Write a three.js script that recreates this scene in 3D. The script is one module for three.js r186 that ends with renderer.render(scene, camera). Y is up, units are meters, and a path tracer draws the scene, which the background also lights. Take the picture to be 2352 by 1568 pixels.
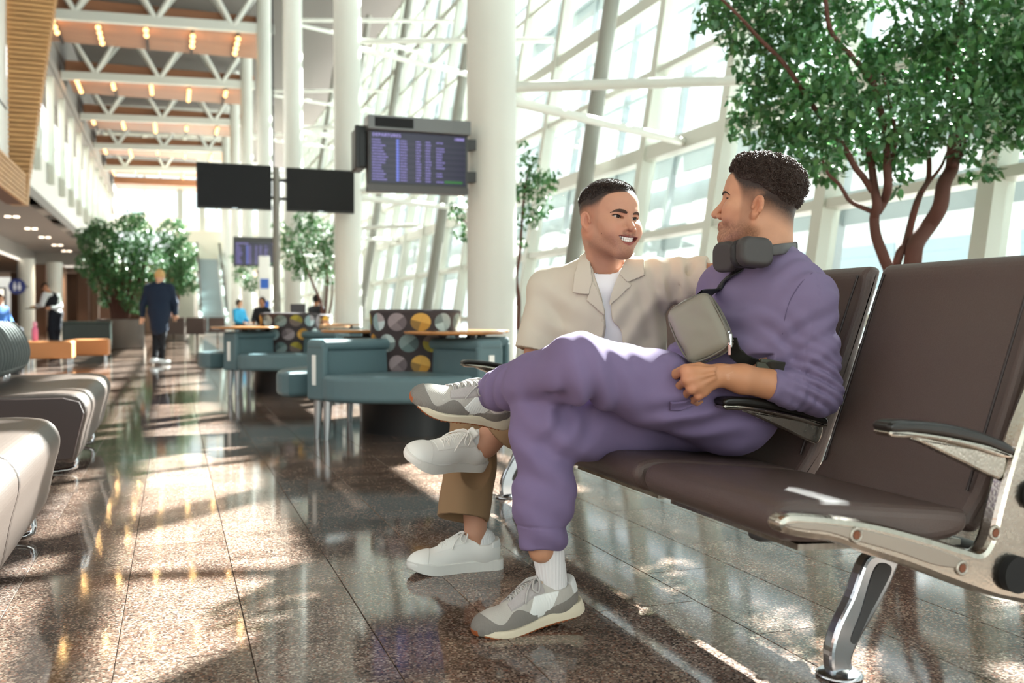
import * as THREE from 'three';
import { mergeGeometries } from 'three/addons/utils/BufferGeometryUtils.js';
import { RoundedBoxGeometry } from 'three/addons/geometries/RoundedBoxGeometry.js';

// ---------------------------------------------------------------- camera, sky, sun, exposure
const scene = new THREE.Scene();
const F = 2200, YAW = Math.atan(777 / F), PITCH = Math.atan(53 / F);      // focal length and aim in pixels of the 2352 x 1568 frame
const camera = new THREE.PerspectiveCamera(2 * Math.atan(784 / F) * 180 / Math.PI, 1.5, 0.05, 400);
camera.position.set(0, 0.8, 0);
camera.rotation.order = 'YXZ';
camera.rotation.set(-PITCH, -YAW, 0);
camera.focus = 2.72; camera.userData.fStop = 3.0;
camera.updateMatrixWorld(true);
scene.background = new THREE.Color(0.94, 0.985, 1.0);
scene.backgroundIntensity = 1.6;
const sun = new THREE.DirectionalLight(0xfffdf8, 50);
const SUNDIR = new THREE.Vector3(1.04, 1.0, -0.87).normalize();
sun.position.copy(SUNDIR).multiplyScalar(60).add(new THREE.Vector3(0, 0, -8));
sun.target.position.set(0, 0, -8);
sun.castShadow = true;
Object.assign(sun.shadow.camera, { left: -45, right: 45, top: 45, bottom: -45, near: 1, far: 200 });
sun.shadow.mapSize.set(2048, 2048);
scene.add(sun, sun.target);
const renderer = new THREE.WebGLRenderer({ antialias: true });
renderer.shadowMap.enabled = true;
renderer.toneMapping = THREE.LinearToneMapping;
renderer.toneMappingExposure = 1.28;

// ---------------------------------------------------------------- helpers
let seed = 7;
const rnd = () => { seed = (seed + 0x6d2b79f5) | 0; let t = Math.imul(seed ^ (seed >>> 15), 1 | seed); t = (t + Math.imul(t ^ (t >>> 7), 61 | t)) ^ t; return ((t ^ (t >>> 14)) >>> 0) / 4294967296; };
const rr = (a, b) => a + (b - a) * rnd();
const V = (x, y, z) => new THREE.Vector3(x, y, z);
const W = (x, y, d) => V(x, y, -d);                                        // hall frame: x to the windows, d along the hall
const at = (px, py, D) => V((px - 1176) / F * D, -(py - 784) / F * D, -D).applyMatrix4(camera.matrixWorld);
const [camR, camU, camB] = [0, 1, 2].map((i) => V().setFromMatrixColumn(camera.matrixWorld, i));
const lerp = (a, b, t) => a + (b - a) * t, clamp = (x, a = 0, b = 1) => Math.min(b, Math.max(a, x));
const sstep = (a, b, x) => { const t = clamp((x - a) / (b - a)); return t * t * (3 - 2 * t); };
const used = new Map();
function numbered(name) { const n = used.get(name) ?? 0; used.set(name, n + 1); return n ? name + '_' + String(n).padStart(3, '0') : name; }
function tag(o, label, category, group) { o.userData.label = label; o.userData.category = category; if (group) o.userData.group = group; return o; }
function thing(name, label, category, pos = V(0, 0, 0), turn = 0, group) {
  const o = new THREE.Group(); o.name = numbered(name); o.position.copy(pos); o.rotation.y = turn; scene.add(o);
  return tag(o, label, category, group);
}
function struct(name) { const o = new THREE.Group(); o.name = numbered(name); o.userData.kind = 'structure'; scene.add(o); return o; }
function mesh(name, geo, mat, parent) {
  const m = new THREE.Mesh(Array.isArray(geo) ? merge(geo) : geo, mat); m.name = name; m.castShadow = m.receiveShadow = true;
  if (parent) parent.add(m); return m;
}
function smesh(name, geo, mat) { const m = mesh(numbered(name), geo, mat); m.userData.kind = 'structure'; scene.add(m); return m; }
function tmesh(name, geo, mat, label, category, group) { const m = mesh(numbered(name), geo, mat); scene.add(m); return tag(m, label, category, group); }
function copy(o, pos, turn, label, group) {
  const c = o.clone(); c.name = numbered(o.name.replace(/_\d{3}$/, '')); c.userData = { ...o.userData }; scene.add(c);
  if (pos) c.position.copy(pos); if (turn !== undefined) c.rotation.y = turn;
  if (label) c.userData.label = label; if (group) c.userData.group = group; return c;
}
function clean(g) { const h = g.index ? g.toNonIndexed() : g.clone(); for (const k of Object.keys(h.attributes)) if (!['position', 'normal', 'uv', 'color'].includes(k)) h.deleteAttribute(k); return h; }
function merge(list) {
  const gs = list.map(clean); const col = gs.some((g) => g.attributes.color), uv = gs.every((g) => g.attributes.uv);
  for (const g of gs) { if (!uv) g.deleteAttribute('uv'); if (col && !g.attributes.color) g.setAttribute('color', new THREE.BufferAttribute(new Float32Array(g.attributes.position.count * 3).fill(1), 3)); }
  return mergeGeometries(gs);
}
const M4 = new THREE.Matrix4();
const moved = (g, x, y, z, rx = 0, ry = 0, rz = 0) => { g.applyMatrix4(M4.makeRotationFromEuler(new THREE.Euler(rx, ry, rz, 'YXZ')).setPosition(x, y, z)); return g; };
const box = (w, h, d, x = 0, y = 0, z = 0, rx, ry, rz) => moved(new THREE.BoxGeometry(w, h, d), x, y, z, rx, ry, rz);
const rbox = (w, h, d, r, x = 0, y = 0, z = 0, rx, ry, rz, s = 3) => moved(new RoundedBoxGeometry(w, h, d, s, r), x, y, z, rx, ry, rz);
const UP = V(0, 1, 0), Q = new THREE.Quaternion();
function along(g, a, b) { const d = b.clone().sub(a); g.applyMatrix4(M4.makeRotationFromQuaternion(Q.setFromUnitVectors(UP, d.clone().normalize())).setPosition(a.clone().add(b).multiplyScalar(0.5))); return g; }
const cyl = (a, b, r0, r1 = r0, n = 16, open = false) => along(new THREE.CylinderGeometry(r1, r0, a.distanceTo(b), n, 1, open), a, b);
function bar(a, b, w, t, side = V(0, 0, 1)) {                              // rectangular bar from a to b, width w along `side`
  const y = b.clone().sub(a), L = y.length(); y.normalize(); const x = side.clone().addScaledVector(y, -side.dot(y)).normalize(), z = x.clone().cross(y);
  const g = new THREE.BoxGeometry(w, L, t); g.applyMatrix4(new THREE.Matrix4().makeBasis(x, y, z).setPosition(a.clone().add(b).multiplyScalar(0.5))); return g;
}
const tube = (pts, r, seg = 24, n = 8, closed = false) => new THREE.TubeGeometry(new THREE.CatmullRomCurve3(pts, closed, 'centripetal'), seg, r, n, closed);
function vtube(pts, radii, seg = 24, n = 8, flat = 1) {                     // tube of changing radius, with caps
  const c = new THREE.CatmullRomCurve3(pts, false, 'centripetal'), fr = c.computeFrenetFrames(seg, false), pos = [], idx = [];
  for (let i = 0; i <= seg; i++) {
    const p = c.getPointAt(i / seg), f = i / seg * (radii.length - 1), k = Math.min(Math.floor(f), radii.length - 2), r = lerp(radii[k], radii[k + 1], f - k);
    for (let j = 0; j < n; j++) { const a = j / n * Math.PI * 2, q = p.clone().addScaledVector(fr.normals[i], Math.cos(a) * r).addScaledVector(fr.binormals[i], Math.sin(a) * r * flat); pos.push(q.x, q.y, q.z); }
  }
  for (let i = 0; i < seg; i++) for (let j = 0; j < n; j++) { const a = i * n + j, b = i * n + (j + 1) % n; idx.push(a, b, a + n, b, b + n, a + n); }
  for (const [i, s] of [[0, 1], [seg, 0]]) { const p = c.getPointAt(i / seg), m = pos.length / 3; pos.push(p.x, p.y, p.z); for (let j = 0; j < n; j++) { const a = i * n + j, b = i * n + (j + 1) % n; s ? idx.push(m, b, a) : idx.push(m, a, b); } }
  const g = new THREE.BufferGeometry(); g.setAttribute('position', new THREE.Float32BufferAttribute(pos, 3)); g.setIndex(idx); g.computeVertexNormals(); return g;
}
function shapeOf(pts) { return new THREE.Shape(pts.map(([x, y]) => new THREE.Vector2(x, y))); }
function smoothShape(pts) { const s = new THREE.Shape(); const c = new THREE.CatmullRomCurve3(pts.map(([x, y]) => V(x, y, 0)), true, 'centripetal').getPoints(pts.length * 6); s.setFromPoints(c.slice(0, -1).map((p) => new THREE.Vector2(p.x, p.y))); return s; }
function extrude(shape, depth, bevel = 0, seg = 2) { const g = new THREE.ExtrudeGeometry(shape, { depth: depth - 2 * bevel, bevelEnabled: bevel > 0, bevelSize: bevel, bevelThickness: bevel, bevelOffset: -bevel, bevelSegments: seg, curveSegments: 12 }); g.translate(0, 0, bevel - depth / 2); return g; }
function uvBox(g, s = 1) {                                                 // uv in metres from the dominant axis of the normal
  if (g.index) g = g.toNonIndexed(); const p = g.attributes.position, n = g.attributes.normal, uv = new Float32Array(p.count * 2);
  for (let i = 0; i < p.count; i += 3) {
    let a = 0, b = 0, c = 0; for (let k = 0; k < 3; k++) { a += Math.abs(n.getX(i + k)); b += Math.abs(n.getY(i + k)); c += Math.abs(n.getZ(i + k)); }
    for (let k = 0; k < 3; k++) { const j = i + k, x = p.getX(j), y = p.getY(j), z = p.getZ(j); const [u, v] = b >= a && b >= c ? [x, z] : a >= c ? [z, y] : [x, y]; uv[2 * j] = u / s; uv[2 * j + 1] = v / s; }
  }
  g.setAttribute('uv', new THREE.BufferAttribute(uv, 2)); return g;
}

// ---------------------------------------------------------------- noise and textures
const H = (x, y, z) => { let h = Math.imul(x | 0, 374761393) ^ Math.imul(y | 0, 668265263) ^ Math.imul(z | 0, 1274126177); h = Math.imul(h ^ (h >>> 13), 1274126177); return ((h ^ (h >>> 16)) >>> 0) / 4294967296; };
function noise(x, y, z = 0) {
  const i = Math.floor(x), j = Math.floor(y), k = Math.floor(z); let u = x - i, v = y - j, w = z - k; u = u * u * (3 - 2 * u); v = v * v * (3 - 2 * v); w = w * w * (3 - 2 * w);
  return lerp(lerp(lerp(H(i, j, k), H(i + 1, j, k), u), lerp(H(i, j + 1, k), H(i + 1, j + 1, k), u), v), lerp(lerp(H(i, j, k + 1), H(i + 1, j, k + 1), u), lerp(H(i, j + 1, k + 1), H(i + 1, j + 1, k + 1), u), v), w) * 2 - 1;
}
function pnoise(x, y, px, py, s = 0) {                                     // periodic 2-D noise
  const i = Math.floor(x), j = Math.floor(y); let u = x - i, v = y - j; u = u * u * (3 - 2 * u); v = v * v * (3 - 2 * v); const m = (a, n) => ((a % n) + n) % n;
  return lerp(lerp(H(m(i, px), m(j, py), s), H(m(i + 1, px), m(j, py), s), u), lerp(H(m(i, px), m(j + 1, py), s), H(m(i + 1, px), m(j + 1, py), s), u), v);
}
function dataTex(n, f, srgb = true, rep = 1, m = n) {
  const d = new Uint8Array(n * m * 4);
  for (let y = 0; y < m; y++) for (let x = 0; x < n; x++) { const c = f(x / n, y / m), o = (y * n + x) * 4; for (let k = 0; k < 3; k++) d[o + k] = clamp(Array.isArray(c) ? c[k] : c) * 255; d[o + 3] = 255; }
  const t = new THREE.DataTexture(d, n, m); t.wrapS = t.wrapT = THREE.RepeatWrapping; t.magFilter = THREE.LinearFilter; t.minFilter = THREE.LinearMipmapLinearFilter; t.generateMipmaps = true;
  if (srgb) t.colorSpace = THREE.SRGBColorSpace; t.repeat.set(rep, rep); t.needsUpdate = true; return t;
}
const hex = (h) => [(h >> 16 & 255) / 255, (h >> 8 & 255) / 255, (h & 255) / 255];
const granite = (() => {
  const N = 210, pal = [[0x453b37, .18], [0x67574f, .30], [0x7f6d63, .24], [0x988880, .14], [0xb0a193, .08], [0x876355, .06]].map(([h, w]) => [hex(h), w]);
  const pick = (r) => { for (const [c, w] of pal) { if (r < w) return c; r -= w; } return pal[0][0]; };
  return dataTex(1024, (u, v) => {
    const x = u * N, y = v * N, i = Math.floor(x), j = Math.floor(y); let best = 9, c = pal[0][0];
    for (let a = -1; a < 2; a++) for (let b = -1; b < 2; b++) { const ii = (i + a + N) % N, jj = (j + b + N) % N, dx = i + a + H(ii, jj, 1) - x, dy = j + b + H(ii, jj, 2) - y, d = dx * dx + dy * dy - H(ii, jj, 4) * .5; if (d < best) { best = d; c = pick(H(ii, jj, 3)); } }
    const k = .86 + .28 * pnoise(u * 9, v * 9, 9, 9, 5); return c.map((q) => q * k);
  }, true, 1 / 0.95);
})();
const woodTex = dataTex(512, (u, v) => { const g = pnoise(u * 6, v * 90, 6, 90, 1) * .5 + pnoise(u * 14, v * 220, 14, 220, 2) * .3 + pnoise(u * 3, v * 12, 3, 12, 3) * .4; const k = .80 + g * .28; return [k, k * .985, k * .96]; }, true, 1);
const weave = dataTex(256, (u, v) => .5 + .25 * Math.sin(u * 2 * Math.PI * 64) * Math.sin(v * 2 * Math.PI * 64) + .3 * (pnoise(u * 128, v * 128, 128, 128, 7) - .5), false, 1);
const leatherBump = dataTex(512, (u, v) => .6 * pnoise(u * 110, v * 110, 110, 110, 1) + .3 * pnoise(u * 50, v * 50, 50, 50, 2) + .1 * pnoise(u * 7, v * 7, 7, 7, 3), false, 1);
const scratch = dataTex(256, (u, v) => .42 + .3 * pnoise(u * 5, v * 5, 5, 5, 1) + .25 * pnoise(u * 30, v * 30, 30, 30, 2), false, 1);
const clothBump = dataTex(512, (u, v) => .5 * pnoise(u * 9, v * 9, 9, 9, 1) + .3 * pnoise(u * 21, v * 21, 21, 21, 2) + .2 * pnoise(u * 160, v * 160, 160, 160, 3), false, 1);
const std = (color, rough = .6, metal = 0, o = {}) => new THREE.MeshStandardMaterial({ color, roughness: rough, metalness: metal, ...o });
const phys = (color, rough = .6, o = {}) => new THREE.MeshPhysicalMaterial({ color, roughness: rough, ...o });
const rep = (t, s) => { const c = t.clone(); c.repeat.set(s, s); c.needsUpdate = true; return c; };
const Mt = {
  floor: [0xffffff, 0xf4efe8, 0xe9e2dc].map((c) => phys(c, .07, { map: granite, ior: 1.52 })), grout: std(0x3a332d, .8),
  white: std(0xd6d7cf, .45), whitePaint: std(0xf1f1ec, .6), greyPost: std(0x85847c, .5), frame: std(0xc6c9be, .4), outer: std(0x98a2a6, .5), steel: std(0xb9bcc0, .28, 1, { roughnessMap: rep(scratch, 1) }),
  chrome: std(0xd5d7da, .08, 1), alu: std(0xb3aca1, .33, 1, { roughnessMap: rep(scratch, 6), bumpMap: rep(scratch, 8), bumpScale: .0006 }), black: std(0x121212, .45), blackGloss: phys(0x14100f, .25, { specularIntensity: .3 }), darkGrey: std(0x3a3a3b, .5),
  glass: phys(0xf2fbfb, .02, { transmission: 1, thickness: 0, ior: 1.45 }),
  wood: std(0xc08a5a, .5, 0, { map: rep(woodTex, .5) }), slat: std(0xc79a66, .5, 0, { map: woodTex }), panel: std(0x9d6d50, .5, 0, { map: rep(woodTex, .15) }), table: phys(0xc58a52, .22, { map: woodTex, clearcoat: .6, clearcoatRoughness: .1 }),
  brown: phys(0x54443f, .36, { bumpMap: rep(leatherBump, 4), bumpScale: .0006 }), brownDark: phys(0x2a1c1a, .45), teal: phys(0x5a7379, .42, { bumpMap: rep(leatherBump, 3), bumpScale: .0008 }), tan: std(0xb97b47, .5), greyFab: std(0x777b79, .8, 0, { bumpMap: weave, bumpScale: .001 }),
  ceilDark: std(0x55504b, .8), ceilGrey: std(0x8f8a85, .75), brownWall: std(0x6b4f3f, .7), steelBlue: std(0xa9b4b8, .45, .2), bark: std(0x5c3a30, .85, 0, { bumpMap: rep(clothBump, 3), bumpScale: .008 }), soil: std(0x2c211a, .95),
};
// ---------------------------------------------------------------- implicit surfaces (bodies, clothes, shoes, bags)
const smin = (a, b, k) => { if (k <= 0) return a < b ? a : b; const h = Math.max(k - Math.abs(a - b), 0) / k; return (a < b ? a : b) - h * h * k * .25; };
const smax = (a, b, k) => -smin(-a, -b, k);
// a field is a list of pieces; each piece has f(x, y, z) and joins the ones before it
function cap(a, b, r0, r1 = r0) {
  const ax = a.x, ay = a.y, az = a.z, bx = b.x - ax, by = b.y - ay, bz = b.z - az, L = Math.max(bx * bx + by * by + bz * bz, 1e-9);
  return (x, y, z) => { const px = x - ax, py = y - ay, pz = z - az; let t = (px * bx + py * by + pz * bz) / L; t = t < 0 ? 0 : t > 1 ? 1 : t; const qx = px - bx * t, qy = py - by * t, qz = pz - bz * t; return Math.sqrt(qx * qx + qy * qy + qz * qz) - (r0 + (r1 - r0) * t); };
}
const sph = (a, r) => (x, y, z) => Math.hypot(x - a.x, y - a.y, z - a.z) - r;
function ell(c, rx, ry, rz, X = V(1, 0, 0), Y = V(0, 1, 0), Z = V(0, 0, 1)) {
  return (x, y, z) => {
    const px = x - c.x, py = y - c.y, pz = z - c.z, u = (px * X.x + py * X.y + pz * X.z), v = (px * Y.x + py * Y.y + pz * Y.z), w = (px * Z.x + py * Z.y + pz * Z.z);
    const a = u / rx, b = v / ry, d = w / rz, k0 = Math.sqrt(a * a + b * b + d * d), e = a / rx, f = b / ry, g = d / rz, k1 = Math.sqrt(e * e + f * f + g * g); return k1 < 1e-6 ? -Math.min(rx, ry, rz) : k0 * (k0 - 1) / k1;
  };
}
function rbx(c, hx, hy, hz, r, X = V(1, 0, 0), Y = V(0, 1, 0), Z = V(0, 0, 1)) {
  return (x, y, z) => {
    const px = x - c.x, py = y - c.y, pz = z - c.z, u = Math.abs(px * X.x + py * X.y + pz * X.z) - hx + r, v = Math.abs(px * Y.x + py * Y.y + pz * Y.z) - hy + r, w = Math.abs(px * Z.x + py * Z.y + pz * Z.z) - hz + r;
    return Math.hypot(Math.max(u, 0), Math.max(v, 0), Math.max(w, 0)) + Math.min(Math.max(u, v, w), 0) - r;
  };
}
const plane = (p, n) => (x, y, z) => (x - p.x) * n.x + (y - p.y) * n.y + (z - p.z) * n.z;      // negative behind the plane
class Field {
  constructor() { this.list = []; }
  add(f, k = 0) { this.list.push([f, k, 0]); return this; }
  cut(f, k = 0) { this.list.push([f, k, 1]); return this; }
  keep(f, k = 0) { this.list.push([f, k, 2]); return this; }
  bump(f) { this.list.push([f, 0, 3]); return this; }                     // f(x, y, z) is added to the distance
  fn() { const L = this.list; return (x, y, z) => { let d = 1e3; for (let i = 0; i < L.length; i++) { const e = L[i]; if (e[2] === 3) { if (d < .06 && d > -.06) d += e[0](x, y, z); continue; } const v = e[0](x, y, z); d = e[2] === 0 ? smin(d, v, e[1]) : e[2] === 1 ? smax(d, -v, e[1]) : smax(d, v, e[1]); } return d; }; }
}
function sdfGeo(f, lo, hi, cell, color, lip = 1.25) {
  const nx = Math.ceil((hi.x - lo.x) / cell) + 1, ny = Math.ceil((hi.y - lo.y) / cell) + 1, nz = Math.ceil((hi.z - lo.z) / cell) + 1, val = new Float32Array(nx * ny * nz), B = 8, far = (B * .87 + 1) * cell * lip;
  for (let k = 0; k < nz; k += B) for (let j = 0; j < ny; j += B) for (let i = 0; i < nx; i += B) {
    const c = f(lo.x + (i + 3.5) * cell, lo.y + (j + 3.5) * cell, lo.z + (k + 3.5) * cell), skip = Math.abs(c) > far;
    for (let c2 = k; c2 < Math.min(k + B, nz); c2++) for (let b = j; b < Math.min(j + B, ny); b++) for (let a = i; a < Math.min(i + B, nx); a++) val[(c2 * ny + b) * nx + a] = skip ? c : f(lo.x + a * cell, lo.y + b * cell, lo.z + c2 * cell);
  }
  const id = new Int32Array(nx * ny * nz).fill(-1), pos = [], E = [[0, 1], [2, 3], [4, 5], [6, 7], [0, 2], [1, 3], [4, 6], [5, 7], [0, 4], [1, 5], [2, 6], [3, 7]], v = new Float64Array(8);
  for (let k = 0; k < nz - 1; k++) for (let j = 0; j < ny - 1; j++) for (let i = 0; i < nx - 1; i++) {
    const o = (k * ny + j) * nx + i; let m = 0;
    for (let q = 0; q < 8; q++) { v[q] = val[o + (q & 1) + (q >> 1 & 1) * nx + (q >> 2) * nx * ny]; if (v[q] < 0) m |= 1 << q; }
    if (m === 0 || m === 255) continue;
    let x = 0, y = 0, z = 0, n = 0;
    for (const [a, b] of E) if ((v[a] < 0) !== (v[b] < 0)) { const t = v[a] / (v[a] - v[b]); x += lerp(a & 1, b & 1, t); y += lerp(a >> 1 & 1, b >> 1 & 1, t); z += lerp(a >> 2, b >> 2, t); n++; }
    id[o] = pos.length / 3; pos.push(lo.x + (i + x / n) * cell, lo.y + (j + y / n) * cell, lo.z + (k + z / n) * cell);
  }
  const idx = [], quad = (a, b, c, d, flip) => !flip ? idx.push(a, c, b, a, d, c) : idx.push(a, b, c, a, c, d);
  for (let k = 1; k < nz - 1; k++) for (let j = 1; j < ny - 1; j++) for (let i = 1; i < nx - 1; i++) {
    const o = (k * ny + j) * nx + i, s = val[o] < 0;
    if (s !== val[o + 1] < 0) quad(id[o], id[o - nx], id[o - nx - nx * ny], id[o - nx * ny], s);
    if (s !== val[o + nx] < 0) quad(id[o], id[o - nx * ny], id[o - nx * ny - 1], id[o - 1], s);
    if (s !== val[o + nx * ny] < 0) quad(id[o], id[o - 1], id[o - 1 - nx], id[o - nx], s);
  }
  const n = pos.length / 3, nor = new Float32Array(n * 3), col = color && new Float32Array(n * 3), e = cell * .5;
  for (let i = 0; i < n; i++) {
    const x = pos[3 * i], y = pos[3 * i + 1], z = pos[3 * i + 2], a = f(x + e, y - e, z - e), b = f(x - e, y - e, z + e), c = f(x - e, y + e, z - e), d = f(x + e, y + e, z + e);
    let gx = a - b - c + d, gy = -a - b + c + d, gz = -a + b - c + d; const l = Math.hypot(gx, gy, gz) || 1; gx /= l; gy /= l; gz /= l; nor.set([gx, gy, gz], 3 * i);
    if (color) col.set(color(x, y, z, gx, gy, gz), 3 * i);
  }
  const g = new THREE.BufferGeometry(); g.setAttribute('position', new THREE.Float32BufferAttribute(pos, 3)); g.setAttribute('normal', new THREE.BufferAttribute(nor, 3));
  if (color) g.setAttribute('color', new THREE.BufferAttribute(col, 3)); g.setIndex(idx); return g;
}
// local frame: x, y, z axes as vectors at an origin
class Frame {
  constructor(o, x, y, z) { this.o = o; this.x = x.clone().normalize(); this.y = y.clone().normalize(); this.z = z.clone().normalize(); this.m = new THREE.Matrix4().makeBasis(this.x, this.y, this.z).setPosition(o); }
  static look(o, z, up = UP) { z = z.clone().normalize(); const x = up.clone().cross(z).normalize(); return new Frame(o, x, z.clone().cross(x), z); }
  w(x, y, z) { return V(x, y, z).applyMatrix4(this.m); }
  local(f) { const { o, x: X, y: Y, z: Z } = this; return (x, y, z) => { x -= o.x; y -= o.y; z -= o.z; return f(x * X.x + y * X.y + z * X.z, x * Y.x + y * Y.y + z * Y.z, x * Z.x + y * Z.y + z * Z.z); }; }
  to(x, y, z) { x -= this.o.x; y -= this.o.y; z -= this.o.z; const { x: X, y: Y, z: Z } = this; return [x * X.x + y * X.y + z * X.z, x * Y.x + y * Y.y + z * Y.z, x * Z.x + y * Z.y + z * Z.z]; }
}
function triUV(g, s) { const p = g.attributes.position, n = g.attributes.normal, uv = new Float32Array(p.count * 2); for (let i = 0; i < p.count; i++) { const ax = Math.abs(n.getX(i)), az = Math.abs(n.getZ(i)); uv[2 * i] = (az > ax ? p.getX(i) : p.getZ(i)) / s; uv[2 * i + 1] = (p.getY(i) + (Math.abs(n.getY(i)) > .7 ? p.getX(i) : 0)) / s; } g.setAttribute('uv', new THREE.BufferAttribute(uv, 2)); return g; }
// a thin sheet laid on a field: outline (polygon in the x, y of a frame), pressed along -z of the frame onto the surface
function patch(fr, poly, f, off, thick, step = .006, z0 = .3) {
  const sh = shapeOf(poly), inside = (x, y) => { let c = false; for (let i = 0, j = poly.length - 1; i < poly.length; j = i++) { const [xi, yi] = poly[i], [xj, yj] = poly[j]; if ((yi > y) !== (yj > y) && x < (xj - xi) * (y - yi) / (yj - yi) + xi) c = !c; } return c; };
  const xs = poly.map((p) => p[0]), ys = poly.map((p) => p[1]), x0 = Math.min(...xs), x1 = Math.max(...xs), y0 = Math.min(...ys), y1 = Math.max(...ys);
  // fine outline, then inner grid points, triangulated by clipping squares: simple approach, grid cells whose corners are snapped to the outline
  const nx = Math.max(2, Math.ceil((x1 - x0) / step)), ny = Math.max(2, Math.ceil((y1 - y0) / step)), near = (x, y) => { let best = 9, r = [x, y]; for (let i = 0, j = poly.length - 1; i < poly.length; j = i++) { const [ax, ay] = poly[j], dx = poly[i][0] - ax, dy = poly[i][1] - ay, t = clamp(((x - ax) * dx + (y - ay) * dy) / (dx * dx + dy * dy + 1e-12)), qx = ax + dx * t, qy = ay + dy * t, d = Math.hypot(x - qx, y - qy); if (d < best) { best = d; r = [qx, qy]; } } return [r, best]; };
  const P = [], inn = []; for (let j = 0; j <= ny; j++) for (let i = 0; i <= nx; i++) { let x = lerp(x0, x1, i / nx), y = lerp(y0, y1, j / ny); const [q, d] = near(x, y), ins = inside(x, y); if (!ins || d < step * .35) [x, y] = d < step * 1.5 ? q : [x, y]; inn.push(ins || d < step * .75); P.push([x, y]); }
  const top = [], bot = []; for (const [i, [x, y]] of P.entries()) { const p = fr.w(x, y, z0); let t = 0; for (let s = 0; s < 60; s++) { const d = f(p.x, p.y, p.z) - off; p.addScaledVector(fr.z, -Math.max(d * .8, -.01)); t += d; if (Math.abs(d) < 3e-4 || t > z0 * 2) break; } if (Math.abs(f(p.x, p.y, p.z) - off) > .003) inn[i] = false; const e = 2e-3, n = V(f(p.x + e, p.y, p.z) - f(p.x - e, p.y, p.z), f(p.x, p.y + e, p.z) - f(p.x, p.y - e, p.z), f(p.x, p.y, p.z + e) - f(p.x, p.y, p.z - e)).normalize(); top.push(p.clone().addScaledVector(n, thick)); bot.push(p); }
  const pos = [], idx = [], N = P.length; for (const p of top) pos.push(p.x, p.y, p.z); for (const p of bot) pos.push(p.x, p.y, p.z);
  const cnt = new Map(), tri = (a, b, c) => { idx.push(a, b, c, a + N, c + N, b + N); for (const [u, v] of [[a, b], [b, c], [c, a]]) { const k = Math.min(u, v) * N + Math.max(u, v); cnt.has(k) ? cnt.set(k, null) : cnt.set(k, [u, v]); } };
  for (let j = 0; j < ny; j++) for (let i = 0; i < nx; i++) { const a = j * (nx + 1) + i, b = a + 1, c = a + nx + 2, d = a + nx + 1, q = [a, b, c, d].filter((k) => inn[k]); if (q.length === 4) { tri(a, b, c); tri(a, c, d); } else if (q.length === 3) tri(...q); }
  for (const e of cnt.values()) if (e) idx.push(e[0], e[0] + N, e[1], e[1], e[0] + N, e[1] + N);
  let g = new THREE.BufferGeometry(); g.setAttribute('position', new THREE.Float32BufferAttribute(pos, 3)); g.setIndex(idx); g.computeVertexNormals(); return g;
}
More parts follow.
